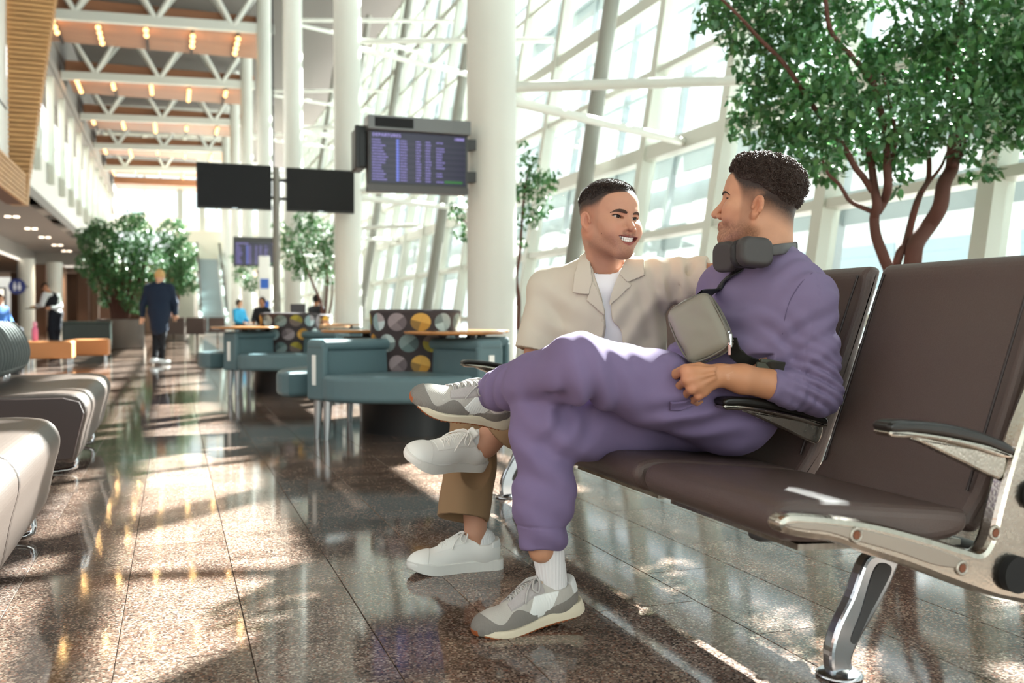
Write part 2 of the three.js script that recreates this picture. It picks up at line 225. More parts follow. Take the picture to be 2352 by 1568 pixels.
// ---------------------------------------------------------------- the hall
const FX = (y) => 5.55 + 0.16 * y;                                         // the glass front leans outwards
{
  // floor: polished granite tiles in running bond
  const floor = struct('floor');
  const TW = 0.305, TL = 0.61, variants = [];
  for (let v = 0; v < 6; v++) {
    const w = TW / 2 - .0009, l = TL / 2 - .0009, b = .0012, o = [[-w, -l], [w, -l], [w, l], [-w, l]], pos = [], nor = [], uv = [], ou = rnd(), ov = rnd();
    const put = (p, n) => { pos.push(...p); nor.push(...n); uv.push(p[0] + ou, p[2] + ov); };
    const quad = (a, b2, c, d, n) => { for (const p of [a, b2, c, a, c, d]) put(p, n); };
    const ring = (k, y) => o.map(([x, z]) => [x - Math.sign(x) * k, y, z - Math.sign(z) * k]), r0 = ring(b, 0), r1 = ring(0, -b), r2 = ring(0, -.012);
    quad(r0[0], r0[3], r0[2], r0[1], [0, 1, 0]);
    for (let i = 0; i < 4; i++) { const j = (i + 1) % 4, n = [[0, .7, -.7], [.7, .7, 0], [0, .7, .7], [-.7, .7, 0]][i]; quad(r0[i], r0[j], r1[j], r1[i], n); quad(r1[i], r1[j], r2[j], r2[i], n.map((q, k) => k === 1 ? 0 : q / .7)); }
    const g = new THREE.BufferGeometry(); g.setAttribute('position', new THREE.Float32BufferAttribute(pos, 3)); g.setAttribute('normal', new THREE.Float32BufferAttribute(nor, 3)); g.setAttribute('uv', new THREE.Float32BufferAttribute(uv, 2)); variants.push(g);
  }
  const tiles = [];
  for (let k = -14; k < 16; k++) for (let m = -6; m < 26; m++) {
    const x = -.135 + (k + .5) * TW, d = 2.98 + (m + .5) * TL + (k & 1 ? TL / 2 : 0), p = W(x, 0, d).sub(camera.position), D = -p.dot(camB), lat = p.dot(camR), px = D > .8 ? 1176 + F * lat / D : -1e4, py = D > .8 ? 784 + F * .8 / D - 53 : 9e3;
    const seen = D > 1.7 && px > -120 && px < 2480 && py < 1640;
    tiles.push({ x, d, score: seen ? 1 / (D * D * D) : 0 });
  }
  tiles.sort((a, b) => b.score - a.score);
  const rest = [];
  tiles.forEach((t, i) => {
    const g = variants[Math.floor(rnd() * 6)], mt = Mt.floor[Math.floor(rnd() * 3)];
    if (i < 300) { const o = mesh(i ? 'tile_' + String(i).padStart(3, '0') : 'tile', g, mt, floor); o.position.set(t.x, 0, -t.d); } else rest.push(g.clone().translate(t.x, 0, -t.d));
  });
  const far = mesh('far_tiles', rest, Mt.floor[0], floor); far.userData.kind = 'stuff';
  const slab = (x0, x1, d0, d1, y) => uvBox(box(x1 - x0, .2, d1 - d0, (x0 + x1) / 2, y - .1, -(d0 + d1) / 2));
  const X0 = -.135 - 14 * TW, X1 = -.135 + 16 * TW, D0 = 2.98 - 6 * TL + TL / 2, D1 = 2.98 + 26 * TL;
  mesh('grout_bed', slab(X0, X1, D0 - TL / 2, D1 + TL / 2, -.004), Mt.grout, floor);
  mesh('polished_floor', [slab(-18, X0, -14, 92, -.0005), slab(X1, 9, -14, 92, -.0005), slab(X0, X1, D1 - .0, 92, -.0015), slab(X0, X1, -14, D0 + .0, -.0015)], Mt.floor[1], floor);

  // white columns
  const where = ['nearest', 'second', 'third', 'fourth', 'fifth', 'sixth', 'seventh'];
  for (let k = 0; k < 7; k++) {
    const d = 8.74 + 8 * k, r = .235, c = thing('column', `${where[k]} round white column in the row ${k ? 'running away down the hall' : 'with the departures board beside it'}`, 'column', W(2.88, 0, d));
    mesh('shaft', new THREE.CylinderGeometry(r, r, 12.8, 48).translate(0, 6.4, 0), Mt.white, c); mesh('base_ring', new THREE.CylinderGeometry(r + .02, r + .03, .1, 48).translate(0, .05, 0), Mt.steel, c);
    if (k < 5) for (const Y of [3.0, 5.6, 8.3]) {
      mesh('strut', cyl(W(0, Y, 0), W(FX(Y + .2) - 2.88, Y + .2, -.65), .05, .05, 12), Mt.white, c);
      mesh('strut', cyl(W(0, Y - .08, 0), W(FX(Y) - 2.88, Y - .02, 1.8), .05, .05, 12), Mt.white, c);
    }
  }
  // leaning grey posts in front of the glass
  for (let k = 0; k < 6; k++) { const d = 4.74 + 8 * k; tmesh('leaning_post', cyl(W(5.17, 0, d), W(5.17 + .16 * 12.4, 12.4, d), .115, .115, 24), Mt.greyPost, k === 0 ? 'grey leaning round post in front of the glass wall, out by the near end' : `grey leaning round post against the glass wall, ${['', 'nearest in view, behind the smiling man', 'second in view, left of the nearest column', 'third in view', 'fourth in view', 'fifth in view'][k]}`, 'post', 'leaning posts'); }

  // the glass front, one window group per 8 m bay
  const up = [0.1, 0.78, 1.87, 2.99, 4.11, 5.23, 6.62, 7.75, 8.9, 10.0, 11.3], lean = Math.atan(.16), mainR = new Set([3, 5, 8]);
  for (let b = 0; b < 9; b++) {
    const w = struct('window'); w.name = 'window_' + (b + 1); const d0 = -6.4 + 8 * b;
    for (let i = 0; i < 4; i++) {
      const d = d0 + 2 * i; mesh('mullion', bar(W(FX(0), 0, d), W(FX(11.4), 11.4, d), .16, .2), Mt.frame, w);
      mesh('outer_mullion', bar(W(FX(0) + .95, 0, d + 1.0), W(FX(11.4) + .95, 11.4, d + 1.0), .08, .10), Mt.outer, w);
    }
    for (let j = 0; j < up.length; j++) {
      const y = up[j], t = mainR.has(j) ? .2 : .09; mesh('transom', bar(W(FX(y), y, d0), W(FX(y), y, d0 + 8), t, .14, V(.16, 1, 0).normalize()), Mt.frame, w);
      if (j > 1 && j < 9) { mesh('outer_transom', bar(W(FX(y + .25) + .95, y + .25, d0), W(FX(y + .25) + .95, y + .25, d0 + 8), .07, .08, UP), Mt.outer, w); }
      if ([2, 3, 6, 8].includes(j)) mesh('sun_louvre', bar(W(FX(y + .2) + .95, y + .1, d0), W(FX(y + .2) + .95, y + .1, d0 + 8), .36, .03, V(.16, 1, 0).normalize()), Mt.outer, w);
      if (j < up.length - 1) for (let i = 0; i < 4; i++) {
        const y1 = up[j + 1], g = new THREE.PlaneGeometry(1.86, (y1 - y) / Math.cos(lean) - t * .6); g.rotateY(-Math.PI / 2); g.rotateZ(-lean); g.translate(FX((y + y1) / 2) + .03, (y + y1) / 2, -(d0 + 2 * i + 1)); mesh('pane', g, Mt.glass, w);
      }
    }
  }
  smesh('trim_1', box(.4, .1, 80, 5.6, .05, -28), Mt.steel);

  // roof: dark deck, timber soffits between white trusses
  const ceiling = struct('ceiling');
  mesh('roof_deck', box(13.5, .3, 94, 2.1, 13.15, -33), Mt.ceilDark, ceiling);
  for (let k = -3; k < 7; k++) mesh('timber_soffit', uvBox(rbox(7.1, .5, 3.5, .04, -.35, 10.55, -(26.72 + 8 * k))), Mt.panel, ceiling);
  for (let k = -2; k < 6; k++) {
    const d = 24.74 + 8 * k, y = 10.15, n = k < 1 ? ['third one before the view, overhead', 'second one before the view, overhead', 'first one before the view, overhead'][k + 2] : `${['', 'nearest', 'second', 'third', 'fourth', 'fifth'][k]} in view across the roof`;
    const t = thing('roof_truss', `white steel roof truss of tubes with V shaped webs, ${n}`, 'truss', W(-4.0, y, d));
    mesh('bottom_chord', bar(W(0, 0, 0), W(7.2, .2, 0), .3, .2, UP), Mt.white, t);
    for (const s of [-1, 1]) mesh('top_chord', bar(W(0, 2.0, s * .75), W(7.2, 2.2, s * .75), .16, .16, UP), Mt.white, t);
    for (let i = 0; i < 3; i++) for (const s of [-1, 1]) for (const e of [-1, 1]) mesh('web', cyl(W(1.2 + 2.35 * i, .15, 0), W(1.2 + 2.35 * i + e * 1.15, 2.0, s * .75), .085, .085, 10), Mt.white, t);
  }
  // warm track lights under the soffits
  const bulb = std(0x2a1a0a, .5, 0, { emissive: 0xffc882, emissiveIntensity: 3 }), rodM = std(0x2c2420, .6), xs = [-3.5, -2.2, -.77, .67, 2.1];
  for (let k = 1; k < 6; k++) xs.forEach((x, i) => {
    const t = thing('track_light', `dark track with warm lamps, ${['leftmost', 'second from left', 'middle', 'fourth from left', 'rightmost'][i]} on the ${['', 'nearest', 'second', 'third', 'fourth', 'farthest'][k]} timber soffit in view`, 'ceiling light', W(x, 10.215, 26.6 + 8 * k), 0, 'track lights');
    mesh('track', box(.08, .1, 3.4, 0, 0, 0), rodM, t);
    const nb = 2 + ((i + k) % 3); for (let j = 0; j < nb; j++) { const z = 1.3 - j * .62 - (i % 2) * .2; mesh('lamp', new THREE.SphereGeometry(.085, 12, 8).translate(0, -.12, z), bulb, t); }
    const L = new THREE.PointLight(0xffc683, .8); L.position.set(0, -.32, .5); L.castShadow = true; t.add(L);
  });

  // upper left: white wall, timber box and ledge, gallery with fins
  const wl = struct('wall_left');
  mesh('white_wall', box(.4, 5.4, 31.5, -3.60, 6.6, -7.75), Mt.whitePaint, wl);
  mesh('panel_joint', box(.02, .04, 31, -3.392, 5.35, -7.9), Mt.darkGrey, wl);
  mesh('gallery_front', box(.3, 1.6, 56, -4.0, 5.1, -51.5), Mt.whitePaint, wl);
  mesh('upper_wall', [box(.3, 4.6, 56, -4.3, 10.9, -51.5), ...[0, 1, 2].map((i) => box(.1, .3, 56, -4.1, 8.8 + i * 1.2, -51.5))], Mt.ceilGrey, wl);
  mesh('gallery_back', box(.3, 9, 62, -10, 8.6, -50), Mt.whitePaint, wl);
  mesh('lower_wall', box(.3, 4.4, 104, -16, 2.2, -39), Mt.brownWall, wl);
  mesh('gallery_glass', box(.03, 1.1, 56, -4.0, 6.45, -51.5), Mt.glass, wl);
  for (let k = 0; k < 11; k++) tmesh('wall_fin', rbox(.2, 3.5, .22, .03, -3.72, 6.9, -(31.2 + 3.35 * k)), Mt.frame, `grey white vertical fin standing on the gallery front, ${['nearest', 'second', 'third', 'fourth', 'fifth', 'sixth', 'seventh', 'eighth', 'ninth', 'tenth', 'farthest'][k]} in the row`, 'fin', 'gallery fins');
  const tb = thing('timber_box', 'large timber slatted bulkhead leaning over the hall at upper left', 'bulkhead', W(-3.3, 3.3, 23.75));
  mesh('backing', extrude(shapeOf([[-.09, .02], [.25, .02], [.3, .66], [1.0, 5.6], [-.09, 5.6]]), .3).translate(0, 0, -.06), Mt.slat, tb);
  for (let i = 0; i < 47; i++) { const y = .68 + i * .106, r = .30 + (y - .6) * .145; mesh('slat', uvBox(box(r + .09, .075, .44, (r - .09) / 2, y, 0, 0, 0, 0)), Mt.slat, tb); }
  const tl = thing('timber_ledge', 'timber slatted ledge running along the white wall at upper left', 'ledge', W(-3.3, 3.26, 7.75));
  mesh('core', box(.33, .66, 31.0, .075, .34, 0), Mt.brownWall, tl);
  for (let i = 0; i < 7; i++) mesh('slat', uvBox(box(.06, .072, 31.0, .27, .045 + i * .098, 0)), Mt.slat, tl);
  const sp = thing('spotlight', 'small white spotlight on the timber ledge at upper left', 'light', W(-3.22, 3.98, 20.6)); mesh('housing', rbox(.22, .3, .2, .05, 0, .2, 0, 0, .3, .2), Mt.whitePaint, sp); mesh('foot', new THREE.CylinderGeometry(.06, .07, .06, 16).translate(0, .03, 0), Mt.whitePaint, sp);
  // low ceiling of the shops on the left
  const lc = struct('ceiling_low');
  mesh('soffit', box(3.05, .3, 62, -5.35, 4.45, -41), Mt.ceilGrey, lc); mesh('cove', box(.25, .75, 46, -6.95, 3.95, -33), Mt.ceilGrey, lc);
  mesh('end_bulkhead', box(3.0, .75, .3, -5.4, 3.95, -56), Mt.ceilGrey, lc); mesh('lower_soffit', [box(9, .3, 62, -11.5, 3.72, -41), box(3.2, .3, 16, -5.4, 3.75, -64.2)], std(0x8d7664, .8), lc);
  const covM = std(0x555555, .5, 0, { emissive: 0xfff4e4, emissiveIntensity: 1.1 });
  const cv = thing('cove_light', 'long white cove light along the dropped ceiling at left', 'ceiling light', W(-6.78, 3.56, 33)); mesh('diffuser', [box(.1, .09, 46), box(2.9, .09, .1, 1.45, 0, -22.9)], covM, cv);
  for (let i = 0; i < 3; i++) { const L = new THREE.RectAreaLight(0xfff0dc, 2.5, .1, 14); L.position.set(.1, -.05, 15 - 15 * i); L.rotation.set(-Math.PI / 2, 0, 0); cv.add(L); }
  const dl = std(0x444444, .5, 0, { emissive: 0xffe9d0, emissiveIntensity: 5 });
  [36.8, 41.5, 45.7, 50.4, 54.6].forEach((d, i) => {
    const t = thing('downlight', `twin round downlight in the grey ceiling at left, ${['nearest', 'second', 'third', 'fourth', 'farthest'][i]} one`, 'ceiling light', W(-5.2, 4.3, d), 0, 'downlights in the low ceiling');
    for (const s of [-1, 1]) mesh('lamp', new THREE.CylinderGeometry(.1, .1, .03, 16).translate(s * .13, -.01, 0), dl, t);
    const L = new THREE.SpotLight(0xffe6c8, 60, 12, .9, .6, 2); L.position.set(0, -.06, 0); L.target.position.set(0, -4, 0); L.castShadow = true; t.add(L, L.target);
  });
  // far end
  const we = struct('wall_end');
  mesh('end_wall', [box(24, 4.6, .4, -4, 2.3, -78), box(20, 1.2, .4, -6, 8, -78), box(6, 13, .4, -8, 6.5, -78.1), box(7, 8.4, .4, 6, 4.2, -77.5), box(14, 1, .4, 0, 12.6, -78)], Mt.whitePaint, we);
  mesh('end_pane', box(12, 3.7, .02, 1, 10.4, -78), Mt.glass, we); mesh('end_mullion', [-4.6, -2, .6, 3.2].map((x) => box(.15, 3.8, .15, x, 10.4, -77.9)), Mt.frame, we);
  mesh('bridge_front', [box(7.2, 1.75, .4, 3.6, 4.95, -58), box(7.2, .3, 18, 3.6, 4.0, -67)], std(0xe6e1cf, .6), we);
  mesh('pier', [box(1.0, 4.2, 1, .6, 2.1, -57.6), box(1.2, 4.2, .8, 6.2, 2.1, -57.6)], std(0xdfe3d4, .6), we);
  mesh('bridge_lintel', box(3.2, .5, .4, -1.4, 3.6, -57.6), std(0xc9c6b8, .6), we);
  mesh('window_post', [0, 1, 2, 3, 4, 5].map((i) => box(.3, 2.4, .3, .4 + 1.2 * i, 7.0, -58.2)), Mt.frame, we);
  const wb = struct('wall_back');                                          // glazed end behind the viewer
  mesh('back_wall', [box(25, .8, .4, -5, .4, 12), box(25, 1.4, .4, -5, 12.4, 12)], Mt.whitePaint, wb); mesh('back_pane', box(24.6, 11, .02, -5, 6.2, 12), Mt.glass, wb); mesh('back_mullion', Array.from({ length: 11 }, (_, i) => box(.2, 11, .2, -16.5 + i * 2.4, 6.2, 12)), Mt.frame, wb);
  const es = thing('escalator', 'grey escalator rising away under the cream bridge at the far end', 'escalator', W(1.9, 0, 50));
  for (let i = 0; i < 22; i++) mesh('step', box(1.0, .18, .42, 0, .12 + i * .19, -i * .38), Mt.steelBlue, es);
  for (const s of [-1, 1]) { mesh('balustrade', bar(W(s * .62, .75, -.3), W(s * .62, 4.9, 8.2), .9, .05, UP), Mt.glass, es); mesh('handrail', bar(W(s * .62, 1.15, -.3), W(s * .62, 5.3, 8.2), .08, .1, UP), Mt.black, es); mesh('skirt', bar(W(s * .62, .3, -.3), W(s * .62, 4.4, 8.2), .5, .16, UP), std(0xc9d0cc, .5), es); }
  // outside: apron, canopy along the lower glass, neighbouring pier
  smesh('ground', box(160, .4, 260, 60, -.6, -40), std(0xb9bbb8, .9));
  const can = thing('canopy', 'grey canopy with white strip lights seen outside through the lower glass', 'canopy', W(8.2, 2.55, 12));
  mesh('slab', box(2.6, .3, 40, .3, .1, 0), std(0x9ba3a5, .6), can);
  const strip = std(0x444444, .5, 0, { emissive: 0xffffff, emissiveIntensity: 2.2 }); for (let i = 0; i < 9; i++) { mesh('strip_light', rbox(1.5, .07, .16, .03, .2, -.08, 9 - i * 2.1, 0, .55, 0), strip, can); }
  const nb = thing('terminal_pier', 'pale terminal pier outside beyond the glass wall', 'building', W(30, 0, 30));
  mesh('wall', box(6, 5, 70, 0, 2.5, 0), std(0xcfd4d4, .7), nb); mesh('roof', box(7, .5, 72, 0, 5.2, 0), std(0xb4babc, .6), nb); for (let i = 0; i < 14; i++) mesh('window', box(.1, 1.8, 3.6, -3.02, 2.9, 31 - i * 4.8), std(0x93a3ab, .25), nb);
}
// ---------------------------------------------------------------- seating and fittings
// point of the plane "d metres along the hall" that the pixel looks at: used to read outlines off the photograph at their real distance
function onD(px, py, d) { const dir = at(px, py, 1).sub(camera.position); return camera.position.clone().addScaledVector(dir, -d / dir.z); }
const outline = (pts, d) => pts.map(([x, y]) => { const p = onD(x, y, d); return [p.x, p.y]; });
const plate = (pts, d, t, bevel) => extrude(smoothShape(outline(pts, d)), t, bevel).translate(0, 0, -d);
{
  const bench = thing('bench', 'long row of brown leather airport seats on aluminium frame that the two men sit on', 'bench');
  const seatPts = [[1.10, .452], [1.20, .446], [1.35, .43], [1.50, .412], [1.535, .40], [1.53, .365], [1.45, .345], [1.28, .36], [1.13, .37], [1.085, .38], [1.062, .41], [1.07, .44]];
  const backPts = [[1.53, .375], [1.575, .45], [1.63, .58], [1.69, .74], [1.735, .86], [1.752, .925], [1.775, .94], [1.80, .932], [1.795, .90], [1.76, .80], [1.70, .62], [1.64, .47], [1.59, .37], [1.56, .355]];
  for (let i = 0; i < 5; i++) {
    const d = 1.797 + .565 * i, s = uvBox(extrude(smoothShape(seatPts), .540, .024, 4).translate(0, 0, -d), .25), b = uvBox(extrude(smoothShape(backPts), .518, .02, 4).translate(0, 0, -d), .25);
    const seat = mesh('seat', s, Mt.brown, bench); const back = mesh('backrest', b, Mt.brown, bench);
    for (const e of [-1, 1]) mesh('piping', tube([[1.562, .44], [1.615, .58], [1.675, .74], [1.72, .86], [1.742, .915]].map(([x, y]) => V(x, y, -d + e * .232)), .0035, 16, 6), Mt.brownDark, back);
    mesh('pan', box(.40, .012, .5, 1.33, .349, -d, 0, 0, -.05), Mt.alu, seat);
  }
  // cast end frame: traced at its own plane
  const dE = 1.495;
  mesh('end_frame', plate([[1774, 1192], [1792, 1178], [1850, 1178], [1980, 1194], [2100, 1224], [2200, 1254], [2238, 1262], [2256, 1238], [2275, 1165], [2300, 1070], [2330, 975], [2380, 850], [2430, 720], [2490, 700], [2480, 800], [2440, 960], [2420, 1100], [2420, 1260], [2410, 1340], [2375, 1378], [2290, 1374], [2200, 1346], [2060, 1294], [1960, 1262], [1900, 1241], [1800, 1224], [1776, 1212]], dE, .045, .012), Mt.alu, bench);
  const rail = plate([[1800, 1206], [1850, 1200], [1980, 1216], [2100, 1246], [2200, 1280], [2220, 1300], [2160, 1300], [2060, 1268], [1960, 1240], [1900, 1222], [1830, 1214]], dE - .022, .006, .002); mesh('frame_recess', rail, std(0x9d948a, .5, .9), bench);
  for (const [x, y] of [[1966, 1228], [2209, 1304], [2285, 1223]]) { const p = onD(x, y, dE - .024); mesh('bolt', new THREE.CylinderGeometry(.008, .008, .006, 14).rotateX(Math.PI / 2).translate(p.x, p.y, p.z), std(0x7a4a34, .5, .5), bench); mesh('boss', new THREE.TorusGeometry(.012, .004, 8, 20).translate(p.x, p.y, p.z), Mt.alu, bench); }
  const pc = onD(2333, 1318, dE - .03); mesh('end_cap', new THREE.CylinderGeometry(.037, .037, .02, 32).rotateX(Math.PI / 2).translate(pc.x, pc.y, pc.z), std(0x0e0e0f, .8), bench);
  const p2 = onD(2380, 1240, dE - .03); mesh('end_cap', new THREE.CylinderGeometry(.03, .03, .02, 32).rotateX(Math.PI / 2).translate(p2.x, p2.y + .09, p2.z), std(0x0e0e0f, .8), bench);
  mesh('beam', cyl(V(pc.x, pc.y, -dE), V(pc.x, pc.y, -4.36), .042, .042, 24), Mt.darkGrey, bench);
  // armrests
  const padP = outline([[2022, 976], [2030, 967], [2100, 965], [2180, 975], [2250, 995], [2308, 1026], [2306, 1040], [2240, 1018], [2160, 1000], [2080, 990], [2026, 988]], dE), railP = outline([[2022, 990], [2030, 986], [2100, 991], [2200, 1008], [2300, 1036], [2308, 1046], [2290, 1048], [2200, 1022], [2100, 1003], [2030, 1000]], dE), webP = outline([[2078, 1001], [2140, 1008], [2230, 1026], [2300, 1044], [2296, 1084], [2286, 1098], [2270, 1094], [2200, 1060], [2130, 1026]], dE);
  for (let i = 0; i < 6; i++) {
    const d = i === 0 ? dE : 1.515 + .565 * i - .005, a = new THREE.Group(); a.name = 'armrest'; bench.add(a);
    mesh('pad', extrude(smoothShape(padP), .052, .008, 3).translate(0, 0, -d), phys(0x17130f, .3), a); mesh('arm_rail', extrude(smoothShape(railP), .046, .005, 2).translate(0, 0, -d), Mt.alu, a); mesh('arm_web', extrude(smoothShape(webP), .026, .005, 2).translate(0, 0, -d), Mt.alu, a);
    if (i) mesh('back_rib', plate2([[1.53, .30], [1.60, .34], [1.66, .50], [1.70, .62], [1.72, .68], [1.75, .68], [1.74, .62], [1.70, .48], [1.67, .30], [1.62, .24]], d, .018), Mt.alu, a);
  }
  function plate2(pts, d, t) { return extrude(smoothShape(pts), t, .003).translate(0, 0, -d); }
  // legs: a cast blade from the floor disc up to the beam, with a dark groove
  const dl = 1.76, front = outline([[1906, 1548], [1898, 1502], [1912, 1440], [1945, 1370], [1988, 1272], [2052, 1280], [2042, 1322], [2002, 1400], [1966, 1462], [1947, 1510], [1950, 1548]], dl), groove = outline([[2004, 1290], [2034, 1298], [2008, 1360], [1985, 1402], [1950, 1472], [1942, 1466], [1964, 1402]], dl);
  for (const d of [dl, 4.02]) {
    const leg = new THREE.Group(); leg.name = 'leg'; bench.add(leg);
    mesh('blade', extrude(smoothShape(front), .036, .008).translate(0, 0, -d), Mt.steel, leg); for (const s of [-1, 1]) mesh('groove', extrude(smoothShape(groove), .004, .001).translate(0, 0, -d + s * .0185), Mt.darkGrey, leg);
    mesh('floor_disc', lathe([[0, 0], [.05, 0], [.052, .006], [.045, .012], [.02, .02], [0, .02]]).translate((front[0][0] + front[10][0]) / 2, 0, -d), Mt.steel, leg);
    mesh('cross_arm', rbox(.5, .04, .05, .012, 1.42, .325, -d, 0, 0, -.07), Mt.darkGrey, leg);
  }
}
function lathe(pts, n = 32) { return new THREE.LatheGeometry(pts.map(([x, y]) => new THREE.Vector2(x, y)), n); }
{
  // low brown benches at the left edge, seats falling over the front edge
  const prof = [[-.395, .345], [-.40, .385], [-.43, .425], [-.50, .442], [-.8, .437], [-1.15, .43], [-1.18, .40], [-1.15, .37], [-.75, .36], [-.56, .34], [-.52, .30], [-.515, .16], [-.50, .11], [-.465, .105], [-.445, .13], [-.415, .26]];
  const side = [[-.41, .345], [-.43, .40], [-.50, .42], [-1.15, .42], [-1.15, .16], [-.50, .12], [-.46, .13], [-.43, .26]];
  const mk = (label, d0, d1, n, legs) => {
    const t = thing('low_bench', label, 'bench', W(0, 0, (d0 + d1) / 2)), L = (d1 - d0) / n;
    for (let i = 0; i < n; i++) { const z = (d1 - d0) / 2 - L * (i + .5); mesh('seat', uvBox(extrude(smoothShape(prof), L - .008, .02, 3).translate(0, 0, z), .25), phys(0x4d433e, .34, { bumpMap: rep(leatherBump, 4), bumpScale: .0006 }), t); }
    mesh('end_panel', extrude(shapeOf(side), .03, .006).translate(0, 0, (d1 - d0) / 2 + .006), Mt.brownDark, t); mesh('end_panel', extrude(shapeOf(side), .03, .006).translate(0, 0, -(d1 - d0) / 2 - .006), Mt.brownDark, t);
    for (const d of legs) { const z = (d0 + d1) / 2 - d; mesh('sled_leg', tube([V(-.49, .3, z), V(-.49, .1, z), V(-.485, .03, z), V(-.53, .014, z), V(-1.0, .014, z), V(-1.06, .03, z), V(-1.07, .1, z), V(-1.07, .36, z)], .012, 48, 10), Mt.chrome, t); }
    return t;
  };
  mk('nearest low brown leather bench at the left edge, with a seam between two seats', 1.86, 3.87, 2, [2.1, 2.95, 3.82]);
  const b2 = mk('second low brown leather bench at left with dark end panel and grey backrest', 5.03, 6.84, 1, [5.45, 6.55]);
  const zb = (d) => (5.03 + 6.84) / 2 - d, cush = extrude(smoothShape([[-.88, .50], [-.86, .60], [-.90, .72], [-.95, .78], [-1.0, .77], [-1.01, .66], [-.97, .52], [-.93, .47]]), 1.62, .05, 4).translate(0, 0, zb(5.95));
  const bk = mesh('backrest', uvBox(cush, .4), Mt.greyFab, b2); mesh('backrest_rib', Array.from({ length: 14 }, (_, i) => tube([V(-.862, .52, zb(5.28 + i * .1)), V(-.846, .60, zb(5.27 + i * .1)), V(-.885, .72, zb(5.25 + i * .1)), V(-.935, .776, zb(5.23 + i * .1))], .012, 10, 6)), std(0x686d6b, .85), bk);
  for (const d of [5.4, 6.35, 6.5]) mesh('backrest_post', cyl(V(-.95, .42, zb(d)), V(-.95, .56, zb(d)), .012, .012, 10), Mt.chrome, b2);

  // round banquettes: four seats between four arms round a patterned drum, tables over the arms
  const drumTex = (() => {
    const c = document.createElement('canvas'); c.width = 1024; c.height = 512; const g = c.getContext('2d'); g.fillStyle = '#33292a'; g.fillRect(0, 0, 1024, 512);
    const cols = [['#9aa6a4', '#b4c3c0', '#6f7c7b'], ['#b98532', '#8a6a34', '#d2a04a'], ['#7d7072', '#97898b', '#675b5e'], ['#8fa6a8', '#a79a9b', '#c6d2d2'], ['#a59532', '#8a7c2c', '#6e5f57'], ['#5f7473', '#7b8c8a', '#4c5c5c']];
    for (let r = 0; r < 4; r++) for (let i = 0; i < 12; i++) { const x = (i + (r % 2) * .5) * 1024 / 12, y = 66 + r * 128, k = cols[(i * 5 + r * 3) % 6]; for (const xx of [x, x - 1024, x + 1024]) { for (let q = 0; q < 4; q++) { g.fillStyle = k[(q + i) % 3]; g.beginPath(); g.moveTo(xx, y); g.ellipse(xx, y, 36, 54, 0, q * Math.PI / 2 + i, (q + 1) * Math.PI / 2 + i); g.fill(); } } }
    const t = new THREE.CanvasTexture(c); t.colorSpace = THREE.SRGBColorSpace; t.wrapS = THREE.RepeatWrapping; return t;
  })();
  const drumM = std(0xffffff, .7, 0, { map: drumTex });
  const arcSeat = () => { const s = new THREE.Shape(), pts = []; const a0 = .235, a1 = Math.PI / 2 - .235; for (let i = 0; i <= 16; i++) { const a = lerp(a0, a1, i / 16), r = .97 - .05 * Math.pow(Math.abs(i / 8 - 1), 6); pts.push(new THREE.Vector2(Math.cos(a) * r, Math.sin(a) * r)); } for (let i = 0; i <= 6; i++) { const a = lerp(a1 - .2, a0 + .2, i / 6); pts.push(new THREE.Vector2(Math.cos(a) * .3, Math.sin(a) * .3)); } s.setFromPoints(pts); return s; };
  function banquette(label) {
    const t = thing('banquette', label, 'banquette');
    mesh('plinth', new THREE.CylinderGeometry(.38, .38, .29, 48).translate(0, .145, 0), Mt.black, t);
    const dr = new THREE.CylinderGeometry(.325, .30, .58, 64, 4, true).translate(0, .56, 0), cap1 = lathe([[0, .862], [.28, .862], [.315, .858], [.325, .848], [.325, .84]], 64); mesh('drum', dr, drumM, t); mesh('drum_cap', cap1, std(0x3c3233, .7), t);
    for (let q = 0; q < 4; q++) {
      const R = q * Math.PI / 2, seat = new THREE.ExtrudeGeometry(arcSeat(), { depth: .10, bevelEnabled: true, bevelSize: .035, bevelThickness: .035, bevelOffset: -.035, bevelSegments: 5, curveSegments: 8 }).rotateX(-Math.PI / 2).translate(0, .305, 0).rotateY(R);
      mesh('seat', uvBox(seat, .3), Mt.teal, t);
      const arm = new THREE.Group(); arm.name = 'arm'; arm.rotation.y = R; t.add(arm);
      mesh('panel', uvBox(rbox(.62, .36, .15, .03, .50, .45, 0, 0, 0, 0, 4), .3), Mt.teal, arm); mesh('cap', uvBox(rbox(.64, .075, .21, .034, .51, .625, 0, 0, 0, 0, 5), .3), Mt.teal, arm);
      mesh('edge', uvBox(rbox(.05, .36, .21, .02, .80, .44, 0, 0, 0, 0, 3), .3), Mt.teal, arm); mesh('socket_strip', rbox(.008, .20, .045, .003, .828, .46, -.0, 0, 0, 0), Mt.whitePaint, arm);
      for (const s of [-1, 1]) mesh('leg', along(new THREE.CylinderGeometry(.032, .02, .27, 4).rotateY(Math.PI / 4), V(.77, .0, s * .06), V(.76, .27, s * .055)), std(0xc4c8cb, .3, .6), arm);
      if (q === 0) continue;
      const tb = new THREE.Group(); tb.name = 'table'; tb.rotation.y = R; t.add(tb);
      mesh('top', uvBox(lathe([[0, .69], [.33, .69], [.345, .697], [.348, .708], [.343, .715], [0, .716]], 64).translate(q === 3 ? .62 : .44, 0, 0), .6), Mt.table, tb); mesh('stem', new THREE.CylinderGeometry(.03, .04, .07, 16).translate(.62, .665, 0), Mt.black, tb);
    }
    return t;
  }
  const q1 = banquette('nearest round teal banquette with patterned drum, behind the crossed shoes'); q1.position.copy(W(1.63, 0, 6.69)); q1.rotation.y = Math.PI - Math.atan2(.39, .92) + Math.PI;
  q1.rotation.y = Math.atan2(-.39, -.92) ;
